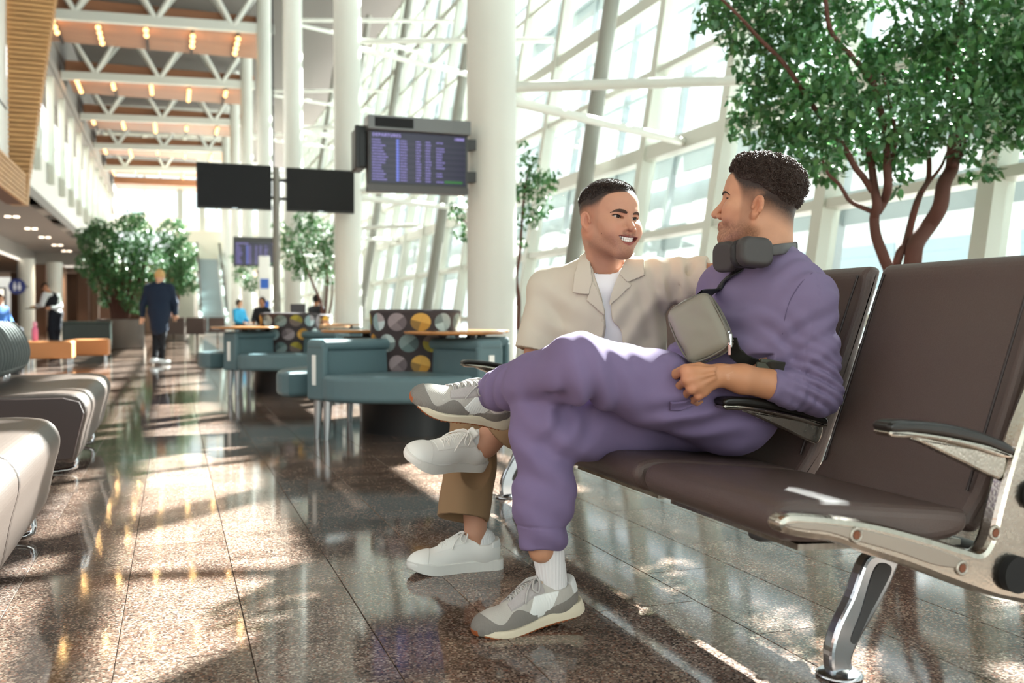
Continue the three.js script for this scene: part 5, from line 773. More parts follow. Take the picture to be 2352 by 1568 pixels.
  const pad = (c, hx, hy, hz, rc, re, X, Y, Z) => (x, y, z) => { x -= c.x; y -= c.y; z -= c.z; const u = Math.abs(x * X.x + y * X.y + z * X.z) - hx + rc, v = Math.abs(x * Y.x + y * Y.y + z * Y.z) - hy + rc, w = Math.abs(x * Z.x + y * Z.y + z * Z.z) - hz + re, d = Math.hypot(Math.max(u, 0), Math.max(v, 0)) + Math.min(Math.max(u, v), 0) - rc + re; return Math.hypot(Math.max(d, 0), Math.max(w, 0)) + Math.min(Math.max(d, w), 0) - re; };
  mesh('ear_cup', sdfGeo(pad(c1, .047, .038, .019, .026, .013, X1, Y1, Z1), ...bounds([c1], .07), .0025), dark, hp);
  const cc = c1.clone().addScaledVector(Z1, -.030).addScaledVector(X1, -.006); mesh('cushion', sdfGeo(new Field().add(pad(cc, .044, .036, .013, .026, .011, X1, Y1, Z1)).cut(rbx(cc, .024, .018, .05, .01, X1, Y1, Z1), .006).fn(), ...bounds([cc], .07), .0025), cushM, hp);
  const c2 = at(1667, 590, 2.50), n2 = camR.clone().multiplyScalar(-.86).addScaledVector(camB, .50), [, X2, Y2, Z2] = cupF(c2, n2, camU);
  mesh('ear_cup', sdfGeo(pad(c2, .041, .040, .015, .028, .012, X2, Y2, Z2), ...bounds([c2], .07), .0025), dark, hp);
  const c3 = c2.clone().addScaledVector(Z2, -.028); mesh('cushion', sdfGeo(new Field().add(pad(c3, .040, .038, .014, .028, .012, X2, Y2, Z2)).bump((x, y, z) => .0006 * Math.sin((x + y + z) * 900)).fn(), ...bounds([c3], .07), .0022), cushM, hp);
  const band = [at(1772, 575, 2.42), at(1792, 572, 2.425), at(1812, 570, 2.47), at(1826, 569, 2.54), at(1825, 572, 2.63), at(1800, 578, 2.71), at(1750, 585, 2.74), at(1700, 590, 2.70), at(1672, 592, 2.60), at(1664, 590, 2.54)];
  mesh('headband', ribbon(band, .014, .007, UP), std(0x4a4746, .5), hp); mesh('headband_pad', ribbon(band.slice(3, 8), .0165, .012, UP), std(0x5b5855, .6), hp);
  // ---------------- crossbody bag
  const bag = thing('crossbody_bag', 'small grey green nylon crossbody bag held against the chest of the man in purple', 'bag');
  const bc = at(1609, 756, 2.42), bX = at(1664, 726, 2.40).sub(at(1560, 780, 2.45)).normalize(), bN0 = camB.clone().multiplyScalar(.86).addScaledVector(camR, -.42).addScaledVector(camU, .12), bZ = bN0.addScaledVector(bX, -bN0.dot(bX)).normalize(), bY = bZ.clone().cross(bX).normalize(), BF = new Frame(bc, bX, bY, bZ);
  const bagM = std(0x847d70, .5);
  const bgF = new Field(); bgF.add(rbx(V(0, 0, 0), .060, .076, .032, .020)).bump((x, y, z) => .003 * noise(x * 28, y * 28, 3) + .0016 * Math.sin(x * 70 + y * 40) * Math.exp(-((y + .05) ** 2) / .002)).bump((x, y, z) => -.004 * Math.exp(-(x * x + y * y) / .003) * (z > 0 ? 1 : 0));
  const bg = uvBox(sdfGeo(bgF.fn(), V(-.1, -.11, -.06), V(.1, .11, .06), .003), .25); bg.applyMatrix4(BF.m); mesh('pouch', bg, bagM, bag);
  const rim = (z, r) => tube([[-.043, .073], [.043, .073], [.057, .058], [.057, -.058], [.043, -.073], [-.043, -.073], [-.057, -.058], [-.057, .058]].map(([x, y]) => BF.w(x, y, z)), r, 80, 8, true);
  for (const z of [.021, -.021]) mesh('piping', rim(z, .0026), std(0x6d675d, .6), bag); mesh('zipper', tube([[-.061, -.02], [-.061, .055], [-.045, .077], [.045, .077], [.061, .055], [.061, -.065]].map(([x, y]) => BF.w(x, y, .002)), .0032, 70, 8), std(0x5d584f, .5), bag);
  const pull = (x, y, z, L, m) => { const p = BF.w(x, y, z); mesh('zip_pull', [new THREE.SphereGeometry(.0055, 10, 8).translate(p.x, p.y, p.z), rbox(.008, L, .0035, .0015, p.x + .003, p.y - L * .6, p.z + .004)], m, bag); }; pull(.062, -.042, .010, .034, Mt.chrome); pull(.050, -.068, .018, .026, std(0xb08d86, .3, 1));
  const webM = std(0x2b2a24, .8), strap = (pts, w, t, m = webM) => { const c = new THREE.CatmullRomCurve3(pts, false, 'centripetal'), n = 40, pos = [], idx = []; for (let i = 0; i <= n; i++) { const p = c.getPointAt(i / n), T = c.getTangentAt(i / n), out = p.clone().sub(CH); out.addScaledVector(T, -out.dot(T)).normalize(); const S = T.clone().cross(out); for (const [a, b] of [[-w, 0], [w, 0], [w, t], [-w, t]]) { const q = p.clone().addScaledVector(S, a).addScaledVector(out, b); pos.push(q.x, q.y, q.z); } } for (let i = 0; i < n; i++) for (let k = 0; k < 4; k++) { const a = 4 * i + k, b = 4 * i + (k + 1) % 4; idx.push(a, b, a + 4, b, b + 4, a + 4); } let g = new THREE.BufferGeometry(); g.setAttribute('position', new THREE.Float32BufferAttribute(pos, 3)); g.setIndex(idx); g = g.toNonIndexed(); g.computeVertexNormals(); return g; };
  mesh('strap', [strap([BF.w(.03, .085, -.01), onShirt(1650, 668), onShirt(1662, 648), onShirt(1678, 634), onShirt(1698, 622), SR.clone().addScaledVector(ty, .075).addScaledVector(tz, -.02), SR.clone().addScaledVector(ty, .02).addScaledVector(tz, -.10)], .016, .004)], std(0x17181c, .75), bag);
  mesh('lower_strap', [strap([BF.w(.055, -.05, -.012), onShirt(1690, 808, .004), onShirt(1715, 828, .004), onShirt(1745, 838, .004), onShirt(1775, 843, .004), onShirt(1800, 846, .004)], .019, .005)], webM, bag);
  const bk = onShirt(1768, 842, .010); mesh('buckle', [moved(new RoundedBoxGeometry(.055, .012, .01, 3, .004), bk.x, bk.y + .012, bk.z, 0, 0, -.14), moved(new RoundedBoxGeometry(.04, .03, .008, 3, .003), bk.x - .02, bk.y - .004, bk.z, 0, 0, -.1)], std(0x3b3d2f, .5), bag);
}
{
  // ================= smiling man in beige =================
  const man = thing('person', 'smiling man in beige open collar shirt, white t-shirt and brown trousers, legs crossed', 'person');
  const skin = lin(0xbc8a70), D0 = 2.97, yaw = 36 * Math.PI / 180, fwd = camR.clone().multiplyScalar(Math.sin(yaw)).addScaledVector(camB, Math.cos(yaw)); fwd.y = -.02;
  const HF0 = Frame.look(at(1399, 503, D0), fwd), roll = .05, HF = new Frame(HF0.o, HF0.x.clone().multiplyScalar(Math.cos(roll)).addScaledVector(HF0.y, -Math.sin(roll)), HF0.y.clone().multiplyScalar(Math.cos(roll)).addScaledVector(HF0.x, Math.sin(roll)), HF0.z);
  const line = (x, y, z) => y - (.050 + .42 * clamp(z - .0, 0, .085) - .35 * clamp(-z - .04, 0, .2) - (Math.abs(x) > .045 ? .0 : 0));
  const ho = { skin, lip: lin(0x9a4c46), hairC: lin(0x31221c), stubbleC: lin(0x5a3c2e), stubble: .3, moustache: .8, fade: .045, hairLine: line, nose: .05, noseUp: .008, noseW: 1.4, jaw: 1.1, cheek: 1.42, mouthUp: .004, mouth: .0405, smile: 6, open: true, eyeOpen: 1.06 };
  const hf = headField(ho).fn(), headW = HF.local(hf);
  const NB = at(1398, 632, 3.05), SR = at(1266, 668, 3.12), SL = at(1500, 650, 3.02), CH = at(1392, 735, 3.08), BE = at(1400, 860, 3.14), PC = W(1.45, .55, 2.90), ER = at(1236, 812, 3.10), WR = at(1310, 915, 3.02), EL = at(1668, 636, 2.94), WL = W(1.70, .955, 2.42), HL = W(1.42, .54, 2.80), HR = W(1.42, .54, 3.00), KR = at(1092, 952, 3.16), AR = at(1092, 1225, 3.06), KL = at(1262, 885, 2.92), AL = at(1112, 1018, 2.955);
  const sx = SL.clone().sub(SR).normalize(), ty = NB.clone().sub(BE).normalize(), tz = sx.clone().cross(ty).normalize(), tx = ty.clone().cross(tz);
  const neckF = new Field(); neckF.add(headW).add(cap(HF.w(0, -.06, -.026), NB.clone().addScaledVector(ty, -.02), .056, .056), .03).add(cap(HF.w(0, -.02, -.045), NB.clone().addScaledVector(tz, -.035), .045, .052), .03).add(cap(NB.clone().addScaledVector(ty, -.075).addScaledVector(tx, .10), NB.clone().addScaledVector(ty, -.075).addScaledVector(tx, -.10), .035), .04);
  for (const s of [-1, 1]) neckF.add(cap(HF.w(s * .06, -.04, -.03), NB.clone().addScaledVector(tz, .045).addScaledVector(ty, -.045).addScaledVector(tx, s * .02), .014, .012), .03);
  const hc = headColor(ho), cHead = (x, y, z) => { const p = HF.to(x, y, z); let c = p[1] > -.2 ? hc(...p) : skin; const m = p[0] < 0 ? (p[2] - .047) ** 2 + (p[1] + .054) ** 2 : 1; return m < 2.6e-6 * 1.6 ? lin(0x4a2c20) : c; };
  const headG = sdfGeo(neckF.fn(), HF.w(0, 0, 0).add(V(-.2, -.27, -.2)), HF.w(0, 0, 0).add(V(.2, .16, .2)), .0025, cHead);
  const bodyF = new Field(); bodyF.add(ell(CH, .165, .20, .095, tx, ty, tz)).add(ell(BE, .15, .16, .10, tx, ty, tz), .08).add(ell(PC, .13, .11, .16), .08);
  bodyF.add(cap(SR, ER, .052, .043), .03).add(cap(ER, WR, .042, .030), .02).add(cap(SL, EL, .054, .045), .03).add(cap(EL, WL, .043, .031), .02);
  for (const [h, k, a, r] of [[HL, KL, AL, .040], [HR, KR, AR, .036]]) bodyF.add(cap(h, k, .085, .056), .05).add(cap(k, mid(k, a, .4), .052, .052), .03).add(cap(mid(k, a, .4), a, .052, r), .02);
  bodyF.add(cap(AR, AR.clone().add(V(0, -.05, 0)), .034), .01).add(ell(AL.clone().add(V(0, .0, .012)), .042, .042, .038), .02);
  const bodyG = sdfGeo(bodyF.fn(), ...bounds([SL, SR, EL, WL, HL, HR, KL, AL, KR, AR, CH, ER, WR], .16), .009, (x, y, z) => skin.map((q) => q * (1 + .05 * noise(x * 60, y * 60, z * 60))));
  const hf2 = new Field(), Kb = [0, 1, 2, 3].map((i) => WL.clone().add(W(.02 * i - .02, -.012 * i, -.085))); handField(hf2, WL, Kb, Kb.map((k) => [k.clone().add(W(.012, -.012, -.036)), k.clone().add(W(.02, -.03, -.05)), k.clone().add(W(.02, -.046, -.052))]), [WL.clone().add(W(-.012, .006, -.02)), WL.clone().add(W(-.035, .01, -.05)), WL.clone().add(W(-.04, .0, -.078))]);
  const Kc = [0, 1, 2, 3].map((i) => WR.clone().add(W(-.075, -.02 - .004 * i, .035 - .020 * i))); handField(hf2, WR, Kc, Kc.map((k) => [k.clone().add(W(-.036, -.014, 0)), k.clone().add(W(-.054, -.030, 0)), k.clone().add(W(-.056, -.046, 0))]), [WR.clone().add(W(-.02, -.004, -.02)), WR.clone().add(W(-.05, -.012, -.045)), WR.clone().add(W(-.075, -.02, -.055))]);
  const handG = sdfGeo(hf2.fn(), ...bounds([WL, WR, ...Kb, ...Kc], .09), .0045, () => skin);
  mesh('body', [headG, bodyG, handG], skinM(), man);
  eyesAndTeeth(HF, ho, man, V(.06, .0, 1)); brows(HF, headW, man, 0x4b382e, .0090, { browY: -.0025 });
  const hair = new Field(); hair.add((x, y, z) => hf(x, y, z) - (.0002 + .0055 * sstep(.0, .03, line(x, y, z))) + .0012 * noise(x * 240, y * 240, z * 240)).keep((x, y, z) => -line(x, y, z) + .003 * noise(x * 150, y * 150, z * 150), .003);
  const hg = sdfGeo(hair.fn(), V(-.11, -.03, -.14), V(.11, .15, .115), .0025); hg.applyMatrix4(HF.m); mesh('hair', hg, std(0x231814, .7), man);
  tuft(man, 'hair_strands', hair.fn(), HF, (x, y, z) => line(x, y, z) - .001, 9500, .0062, .0006, std(0x3a2c24, .28), V(0, .35, .75));
  // t-shirt
  const ts = new Field(); ts.add(ell(CH, .172, .208, .104, tx, ty, tz)).add(ell(BE, .158, .165, .108, tx, ty, tz), .08).add(cap(NB.clone().addScaledVector(ty, -.045), mid(NB, SL, .7), .055), .05).add(cap(NB.clone().addScaledVector(ty, -.045), mid(NB, SR, .7), .055), .05).add(ell(NB.clone().addScaledVector(ty, -.030).addScaledVector(tz, .028), .080, .045, .070, tx, ty, tz), .03).cut(cap(NB.clone().addScaledVector(ty, -.03), HF.w(0, -.04, -.024), .066, .066), .004).bump(wrinkle(20, .002)).bump(fold(at(1400, 720, 2.95), V(.5, .8, 0).normalize(), 70, .10, .003));
  ts.bump((x, y, z) => 0); const tsf = ts.fn(); mesh('t_shirt', fabric(sdfGeo(tsf, ...bounds([CH, BE, NB, SL, SR], .2), .005)), clothMat(0xeeedef), man);
  const ring = []; for (let i = 0; i < 28; i++) { const a = i / 28 * Math.PI * 2; ring.push(NB.clone().addScaledVector(ty, .000 - .016 * Math.cos(a)).addScaledVector(tx, Math.sin(a) * .069).addScaledVector(tz, .016 + Math.cos(a) * .072)); }
  mesh('neckband', new THREE.TubeGeometry(new THREE.CatmullRomCurve3(ring, true), 90, .0095, 10, true), clothMat(0xf1f0f0), man);
  // shirt, open in front
  const TF = new Frame(at(1390, 690, 2.95), tx, tz.clone().cross(tx), tz), q = (x, y, D = 2.93) => { const p = TF.to(...at(x, y, D).toArray()); return [p[0], p[1]]; };
  const openP = [[1352, 560], [1436, 560], [1432, 600], [1412, 650], [1399, 702], [1404, 735], [1420, 775], [1448, 830], [1470, 900], [1340, 900], [1372, 800], [1384, 762], [1386, 730], [1378, 690], [1362, 650], [1348, 605]].map(([x, y]) => q(x, y)), openD = polyDist(openP);
  const sleeveR = ER.clone().sub(SR).normalize(), sleeveL = EL.clone().sub(SL).normalize(), endR = mid(SR, ER, .96), endL = mid(SL, EL, .77);
  const sh = new Field(); sh.add(ell(CH, .190, .225, .124, tx, ty, tz)).add(ell(BE, .182, .18, .130, tx, ty, tz), .10).add(cap(NB.clone().addScaledVector(ty, -.032), SL, .060, .070), .05).add(cap(NB.clone().addScaledVector(ty, -.032), SR, .060, .070), .05)
    .add(cap(SR, mid(SR, ER, 1.05), .072, .080), .035).add(cap(SL, mid(SL, EL, 1.05), .074, .070), .035);
  const outer = sh.fn();
  const shirt = new Field(); shirt.add(outer);
  shirt.keep((x, y, z) => Math.max(plane(endR, sleeveR)(x, y, z) > .0 && cap(endR, mid(SR, ER, 1.4), .11)(x, y, z) < 0 ? plane(endR, sleeveR)(x, y, z) : -.02, plane(endL, sleeveL)(x, y, z) > 0 && cap(endL, mid(SL, EL, 1.4), .11)(x, y, z) < 0 ? plane(endL, sleeveL)(x, y, z) : -.02), 0);
  shirt.cut(cap(mid(SR, ER, .75), mid(SR, ER, 1.3), .052, .070), .002).cut(cap(mid(SL, EL, .74), mid(SL, EL, 1.3), .046, .054), .002);
  shirt.cut((x, y, z) => { const p = TF.to(x, y, z); return Math.max(openD(p[0], p[1]), -(p[2] + .10)); }, .003).cut(cap(NB.clone().addScaledVector(ty, .0), NB.clone().addScaledVector(ty, .16).addScaledVector(tz, .03), .066, .10), .006);
  const arm = at(1545, 690, 2.95);
  for (const [dx, dy] of [[-1, .15], [-.8, .75], [-.3, 1], [.35, .95], [-.85, -.6]]) { const a = arm.clone(), b = arm.clone().addScaledVector(camR, dx * .13).addScaledVector(camU, dy * .11).addScaledVector(camB, .03); shirt.cut((f0 => (x, y, z) => f0(x, y, z) - 0)(cap(a.clone().addScaledVector(camB, .012), b, .006, .001)), .022); }
  shirt.bump(fold(arm, camR.clone().addScaledVector(camU, .25).normalize(), 120, .11, .0055, 10)).bump(fold(at(1580, 620, 2.92), camR, 110, .09, .004)).bump(fold(at(1480, 770, 2.95), camR.clone().addScaledVector(camU, -.6).normalize(), 70, .14, .006)).bump(fold(at(1270, 720, 3.0), V(.75, .65, 0).normalize(), 80, .10, .006)).bump(fold(at(1235, 790, 3.0), V(.3, .9, 0).normalize(), 60, .08, .0045)).bump(wrinkle(13, .0025)).bump(wrinkle(30, .0018, 3));
  const shf = shirt.fn(), shirtM = clothMat(0xccc2b1); mesh('shirt', fabric(sdfGeo(shf, ...bounds([CH, BE, NB, SL, SR, endR, endL], .21), .0046)), shirtM, man);
  const lap = (pts, off, th) => fabric(patch(TF, pts.map(([x, y]) => q(x, y)), outer, off, th, .0045, .35));
  mesh('collar', [lap([[1352, 585], [1340, 590], [1318, 604], [1310, 645], [1307, 681], [1330, 682], [1349, 681], [1353, 664], [1357, 650], [1352, 625], [1346, 605]], .004, .005), lap([[1431, 606], [1438, 592], [1452, 587], [1471, 590], [1476, 610], [1480, 634], [1460, 642], [1440, 650], [1430, 641], [1420, 632], [1426, 618]], .004, .005)], shirtM, man);
  mesh('lapel', [lap([[1357, 650], [1350, 672], [1343, 695], [1362, 709], [1385, 727], [1387, 718], [1382, 698], [1375, 681], [1366, 664]], .002, .004), lap([[1420, 632], [1434, 645], [1449, 657], [1430, 674], [1413, 690], [1399, 703], [1398, 697], [1402, 680], [1410, 655]], .002, .004)], shirtM, man);
  { const b = at(1384, 735, 2.88), d = b.clone().sub(camera.position).normalize(); for (let i = 0; i < 60; i++) b.addScaledVector(d, Math.max((shf(b.x, b.y, b.z)) * .8, 0)); mesh('button', new THREE.CylinderGeometry(.0052, .0052, .002, 16).rotateX(Math.PI / 2).applyMatrix4(new THREE.Matrix4().makeBasis(tx, tz.clone().cross(tx), tz).setPosition(b)), phys(0xcfc4b2, .3), man); }
  // trousers
  const tr = new Field(), hemR = at(1064, 1190, 3.04), hemL = at(1158, 1008, 2.945);
  tr.add(ell(PC, .15, .12, .18)).add(cap(HR, KR, .10, .082), .05).add(cap(KR, mid(KR, hemR, .5), .080, .079), .03).add(cap(mid(KR, hemR, .5), hemR, .079, .083), .03).add(cap(HL, KL, .10, .076), .05).add(cap(KL, mid(KL, hemL, 1.15), .074, .066), .03);
  const dR = hemR.clone().sub(KR).normalize(), dL = hemL.clone().sub(KL).normalize();
  tr.keep((x, y, z) => plane(hemR, dR)(x, y, z) > 0 && y < .45 ? plane(hemR, dR)(x, y, z) : -.02, 0).cut((x, y, z) => Math.max(plane(hemL, dL)(x, y, z) * -1, cap(hemL, hemL.clone().addScaledVector(dL, .1), .10)(x, y, z)), .001);
  tr.cut(cap(mid(KR, hemR, .8), hemR.clone().addScaledVector(dR, .05), .058, .072), .002).cut(cap(mid(KL, hemL, .85), hemL.clone().addScaledVector(dL, .06), .046, .054), .002);
  tr.bump(fold(mid(KR, hemR, .5), camR, 70, .16, .005, 5)).bump(fold(KR, V(.4, .9, 0).normalize(), 90, .09, .006)).bump(wrinkle(14, .003));
  mesh('trousers', fabric(sdfGeo(tr.fn(), ...bounds([HL, HR, KL, KR, hemR, hemL], .19), .005)), clothMat(0x8c7052), man);
  const shoeAt = (toe, heel, up) => { const z = toe.clone().sub(heel).normalize(), x = up.clone().cross(z).normalize(), y = z.clone().cross(x), o = toe.clone().addScaledVector(z, -.218).addScaledVector(y, -.025); return new Frame(o, x, y, z); };
  const fR = shoeAt(at(938, 1290, 3.0), at(1136, 1282, 3.08), UP); { const z = fR.z.clone(); z.y = 0; const g = new Frame(fR.o.clone().setY(.0), UP.clone().cross(z), UP, z); Object.assign(fR, { o: g.o, x: g.x, y: g.y, z: g.z, m: g.m }); }
  const fL = shoeAt(at(934, 1048, 2.80), at(1098, 1052, 2.99), camU.clone().multiplyScalar(.80).addScaledVector(camB, .55).addScaledVector(camR, .12));
  shoe(fR, 'sneaker', man, -1); shoe(fL, 'sneaker', man, 1);
  mesh('sock', sockGeo(fR.w(0, .05, -.022), fR.w(0, .092, -.026), .037, .038, UP), std(0xdfe0e0, .9), man); mesh('sock', sockGeo(fL.w(0, .05, -.022), fL.w(0, .088, -.026), .037, .0375, fL.y), std(0xdfe0e0, .9), man);
}
// ---------------------------------------------------------------- people farther down the hall
{
  // joints in metres from the point between the feet, z towards the viewer's side of the walk
  function walker(name, label, pos, turn, j, look) {
    const t = thing(name, label, 'person', pos, turn), q = (k) => V(...j[k]), B = new Field();
    const head = q('head'), neck = q('neck'), hips = q('hips');
    B.add(ell(head, .073, .108, .09)).add(cap(head, neck, .05, .055), .03).add(ell(mid(neck, hips, .32), .165, .19, .10), .05).add(ell(hips, .15, .13, .11), .08);
    for (const s of ['L', 'R']) {
      B.add(cap(q('sh' + s), q('el' + s), .05, .04), .03).add(cap(q('el' + s), q('wr' + s), .04, .028), .02).add(cap(q('hip' + s), q('kn' + s), .085, .058), .05).add(cap(q('kn' + s), q('an' + s), .055, .036), .03);
      const w = q('wr' + s), d = w.clone().sub(q('el' + s)).normalize(), sd = V(0, 0, 1).cross(d).normalize(); const K = [-1.5, -.5, .5, 1.5].map((k) => w.clone().addScaledVector(d, .085).addScaledVector(sd, k * .02)); const H2 = new Field(); handField(H2, w, K, K.map((k) => [k.clone().addScaledVector(d, .035), k.clone().addScaledVector(d, .06).add(V(0, 0, .012)), k.clone().addScaledVector(d, .07).add(V(0, 0, .03))]), [w.clone().addScaledVector(d, .02).addScaledVector(sd, .02), w.clone().addScaledVector(d, .05).addScaledVector(sd, .05), w.clone().addScaledVector(d, .08).addScaledVector(sd, .055)]); B.add(H2.fn(), .01);
    }
    B.add(cap(head.clone().add(V(0, -.01, look.face * .08)), head.clone().add(V(0, -.03, look.face * .10)), .012, .014), .01); for (const s of [-1, 1]) B.add(ell(head.clone().add(V(s * .074, -.01, 0)), .01, .03, .018), .008);
    const pts = Object.keys(j).map(q), sk = lin(look.skin);
    mesh('body', sdfGeo(B.fn(), ...bounds(pts, .2), .014, () => sk), phys(0xffffff, .5, { vertexColors: true }), t);
    const hair = new Field(); hair.add(ell(head.clone().add(V(0, .022, -.012 * look.face)), .085, .105, .10)).cut(ell(head.clone().add(V(0, -.03, .075 * look.face)), .066, .10, .07), .015); if (look.longHair) hair.add(ell(head.clone().add(V(0, -.05, -.03 * look.face)), .085, .10, .075), .04); else hair.keep((x, y, z) => head.y - .02 - y, .01);
    mesh('hair', sdfGeo(hair.fn(), ...bounds([head], .2), .01), std(look.hair, .8), t);
    for (const eye of [-1, 1]) mesh('eye', new THREE.SphereGeometry(.011, 10, 8).translate(head.x + eye * .03, head.y + .005, head.z + look.face * .078), std(0x2a2420, .4), t);
    look.dress(t, q, B);
    for (const s of ['L', 'R']) { const a = q('an' + s), f = look.toe ?? V(0, 0, -1), tip = a.clone().addScaledVector(f, .16).add(V(0, -.055 + (look['pitch' + s] ?? 0), 0)), hl = a.clone().addScaledVector(f, -.05).add(V(0, -.05, 0)); const S = new Field().add(cap(hl, tip, .042, .036)).add(cap(a, hl, .042, .042), .03).keep((x, y, z) => Math.min(hl.y, tip.y) - .028 - y, .004); mesh('shoe', sdfGeo(S.fn(), ...bounds([a, tip, hl], .08), .01), std(look.shoe, .6), t); }
    return t;
  }
  const garment = (t, name, c, F2, pts, pad = .2) => mesh(name, sdfGeo(F2.bump(wrinkle(9, .006)).fn(), ...bounds(pts, pad), .013), std(c, .85), t);
  const wp = at(366, 731, 16.6); wp.y = 0;
  walker('person', 'woman in a navy coat and white face mask walking away past the planter', wp, -YAW * .6, { head: [.02, 1.53, .02], neck: [0, 1.36, .02], hips: [0, .92, 0], shL: [-.18, 1.32, 0], elL: [-.26, 1.06, .02], wrL: [-.29, .84, -.02], shR: [.18, 1.32, 0], elR: [.26, 1.07, -.02], wrR: [.24, .88, -.12], hipL: [-.09, .90, 0], knL: [-.07, .50, -.06], anL: [-.04, .12, .18], hipR: [.08, .90, 0], knR: [.05, .50, .02], anR: [.02, .09, -.05] }, {
    face: -1, skin: 0xd8a98c, hair: 0xc9a26b, longHair: false, shoe: 0xd9dde0, toe: V(.55, 0, -.8).normalize(), dress(t, q) {
      const c = new Field().add(ell(mid(q('neck'), q('hips'), .35), .20, .26, .135)).add(cap(q('shL'), q('shR'), .075), .06).add(ell(q('hips').add(V(0, .02, 0)), .195, .20, .14), .10).add(cap(q('hips'), q('hips').add(V(0, -.27, 0)), .17, .15), .06).cut(cap(q('neck').add(V(0, .02, 0)), q('neck').add(V(0, .2, 0)), .06, .09), .01);
      for (const s of ['L', 'R']) c.add(cap(q('sh' + s), q('el' + s), .072, .06), .04).add(cap(q('el' + s), mid(q('el' + s), q('wr' + s), .92), .06, .048), .02);
      garment(t, 'coat', 0x0c2038, c, [q('neck'), q('shL'), q('shR'), q('elL'), q('elR'), q('wrL'), q('wrR'), q('hips'), V(0, .55, 0)]);
      const l = new Field(); for (const s of ['L', 'R']) l.add(cap(q('hip' + s), q('kn' + s), .095, .066), .04).add(cap(q('kn' + s), q('an' + s).add(V(0, .03, 0)), .064, .05), .03); garment(t, 'leggings', 0x12141c, l, ['hipL', 'hipR', 'knL', 'knR', 'anL', 'anR'].map(q), .14);
      const h = q('head'); mesh('face_mask', sdfGeo(new Field().add(ell(h.clone().add(V(0, -.045, -.06)), .068, .05, .045)).fn(), ...bounds([h], .16), .009), std(0xe4ecf2, .7), t);
    } });
  const wt = at(118, 731, 25); wt.y = 0;
  walker('person', 'waiter in a black waistcoat and white shirt bending over a tray, far left', wt, .25, { head: [-.14, 1.60, .05], neck: [-.04, 1.46, .02], hips: [.10, .96, 0], shL: [-.16, 1.40, .12], elL: [-.24, 1.16, .16], wrL: [-.36, 1.12, .10], shR: [.14, 1.40, -.04], elR: [.20, 1.12, .02], wrR: [-.04, 1.08, .16], hipL: [.02, .94, .03], knL: [-.02, .5, .04], anL: [.03, .09, .02], hipR: [.18, .94, -.03], knR: [.14, .5, .02], anR: [.12, .09, -.06] }, {
    face: 1, skin: 0xc98e6c, hair: 0x1c1512, shoe: 0x15151a, toe: V(-.9, 0, .4).normalize(), dress(t, q) {
      const mdl = mid(q('neck'), q('hips'), .4), c = new Field().add(ell(mdl, .185, .23, .13)).add(cap(q('shL'), q('shR'), .07), .06).add(ell(q('hips'), .165, .11, .13), .06).cut(cap(q('neck').add(V(0, .03, 0)), q('neck').add(V(0, .2, 0)), .055, .08), .01);
      for (const s of ['L', 'R']) c.add(cap(q('sh' + s), q('el' + s), .08, .07), .03).add(cap(q('el' + s), mid(q('el' + s), q('wr' + s), .9), .068, .05), .02);
      garment(t, 'shirt', 0xe9ecef, c, ['neck', 'shL', 'shR', 'elL', 'elR', 'wrL', 'wrR', 'hips'].map(q)); garment(t, 'waistcoat', 0x14161d, new Field().add(ell(mdl.clone().add(V(-.02, .0, .02)), .185, .245, .135)).cut(cap(q('shL').add(V(0, .1, 0)), q('elL'), .11), .02).cut(cap(q('shR').add(V(.02, .1, -.0)), q('elR'), .10), .02).cut(cap(q('neck').add(V(0, -.02, .10)), q('neck').add(V(0, .2, .1)), .07), .02), [mdl], .35);
      const l = new Field().add(ell(q('hips').add(V(0, -.03, 0)), .17, .12, .135)); for (const s of ['L', 'R']) l.add(cap(q('hip' + s), q('kn' + s), .105, .085), .05).add(cap(q('kn' + s), q('an' + s).add(V(0, -.02, 0)), .085, .075), .03); garment(t, 'trousers', 0x161a27, l, ['hipL', 'hipR', 'knL', 'knR', 'anL', 'anR'].map(q), .16);
    } });
  const tr = wt.clone().add(V(-.42, 1.04, .28)); const ty = thing('tray', 'small dark tray in the hands of the waiter, far left', 'tray', tr); mesh('plate', lathe([[0, 0], [.15, 0], [.17, .015], [.165, .02], [.15, .008], [0, .008]]), Mt.darkGrey, ty); mesh('bun', new THREE.SphereGeometry(.05, 16, 10).scale(1, .7, 1).translate(0, .04, 0), std(0xd8b88a, .7), ty);
  // people seated among the banquettes, small in the photograph
  function sitter(label, px, py, D, top, hairC, skinC, turn) {
    const p = at(px, py, D), seatY = .45; p.y = 0; const t = thing('person', label, 'person', p, turn), B = new Field(), head = V(0, 1.22, .02), neck = V(0, 1.06, 0), hips = V(0, seatY + .1, 0), sk = lin(skinC);
    B.add(ell(head, .073, .108, .09)).add(cap(head, neck, .05, .055), .03).add(ell(mid(neck, hips, .4), .16, .22, .10), .05).add(ell(hips, .16, .11, .13), .06).add(ell(head.clone().add(V(0, -.01, .09)), .014, .02, .016), .01);
    for (const s of [-1, 1]) { B.add(cap(V(s * .17, 1.0, 0), V(s * .22, .75, .06), .05, .04), .03).add(cap(V(s * .22, .75, .06), V(s * .1, .68, .28), .04, .03), .02).add(cap(V(s * .09, hips.y, 0), V(s * .12, .53, .44), .085, .06), .04).add(cap(V(s * .12, .53, .44), V(s * .12, .08, .46), .055, .036), .03); const w = V(s * .1, .68, .28); for (let i = 0; i < 5; i++) B.add(cap(w.clone().add(V((i - 2) * .012, 0, .02)), w.clone().add(V((i - 2) * .018, -.015, .12 - Math.abs(i - 2) * .012)), .013, .008), .006); }
    mesh('body', sdfGeo(B.fn(), V(-.4, 0, -.25), V(.4, 1.42, .6), .016, () => sk), phys(0xffffff, .5, { vertexColors: true }), t);
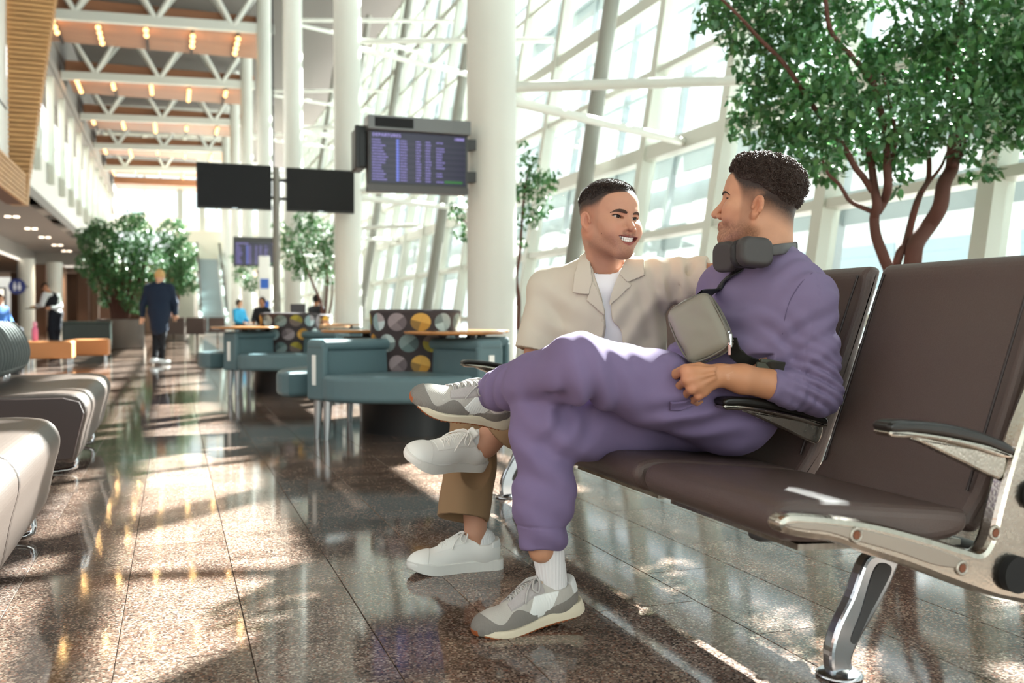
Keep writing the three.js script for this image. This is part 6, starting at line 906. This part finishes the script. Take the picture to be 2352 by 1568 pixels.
    mesh('hair', sdfGeo(new Field().add(ell(head.clone().add(V(0, .02, -.012)), .085, .106, .10)).cut(ell(head.clone().add(V(0, -.03, .075)), .066, .10, .07), .015).keep((x, y, z) => head.y - .06 - y, .01).fn(), ...bounds([head], .2), .012), std(hairC, .8), t);
    const c = new Field().add(ell(mid(neck, hips, .42), .19, .27, .13)).add(cap(V(-.16, 1.0, 0), V(.16, 1.0, 0), .07), .05); for (const s of [-1, 1]) c.add(cap(V(s * .17, 1.0, 0), V(s * .22, .76, .06), .07, .058), .03).add(cap(V(s * .22, .76, .06), V(s * .13, .69, .22), .055, .045), .02); c.cut(cap(neck.clone().add(V(0, .04, 0)), neck.clone().add(V(0, .2, 0)), .06, .09), .01); garment(t, 'top', top, c, [V(-.2, .45, -.1), V(.2, 1.1, .3)], .15);
    const l = new Field().add(ell(hips, .17, .12, .14)); for (const s of [-1, 1]) l.add(cap(V(s * .09, hips.y, 0), V(s * .12, .53, .44), .10, .078), .04).add(cap(V(s * .12, .53, .44), V(s * .12, .1, .46), .075, .06), .03); garment(t, 'trousers', 0x23262e, l, [V(-.2, .1, -.1), V(.2, .6, .5)], .12);
    for (const s of [-1, 1]) mesh('shoe', sdfGeo(new Field().add(cap(V(s * .12, .045, .43), V(s * .12, .038, .60), .045, .036)).keep((x, y) => .006 - y, .003).fn(), V(s * .12 - .08, -.01, .33), V(s * .12 + .08, .12, .70), .012), std(0x1d1d1f, .6), t);
    const st = thing('stool', label.replace(/^.*? (in|with) .*? top/, 'dark block stool under the person in that top').slice(0, 1) ? `dark upholstered stool under the ${label.split(' ')[0] === 'seated' ? label.split(' ').slice(1).join(' ') : label}`.split(' ').slice(0, 16).join(' ') : '', 'stool', p, turn); mesh('cushion', rbox(.46, .34, .42, .04, 0, .25, -.02), std(0x3a2b28, .6), st); mesh('base', box(.4, .08, .36, 0, .04, -.02), Mt.black, st);
  }
  sitter('seated person in a bright blue top below the far departures board', 549, 731, 27, 0x39a7d8, 0x3a2a22, 0xc99a7c, .8);
  sitter('seated person in a black top left of the grey pole', 603, 731, 24, 0x1a1c22, 0x1a1412, 0xc08a68, -.5);
  sitter('seated person in a dark top under the right black television', 727, 731, 21.5, 0x23252c, 0x15110f, 0xc08a68, 2.2);
  sitter('seated person in a charcoal top behind the nearest patterned drum', 846, 731, 34, 0x22252b, 0x14100e, 0xc08a68, 2.6);
  sitter('seated person in a mid blue top at the left edge', -2, 731, 21, 0x3b6fb4, 0x2c2018, 0xcf9c7c, .9);
}
renderer.render(scene, camera);
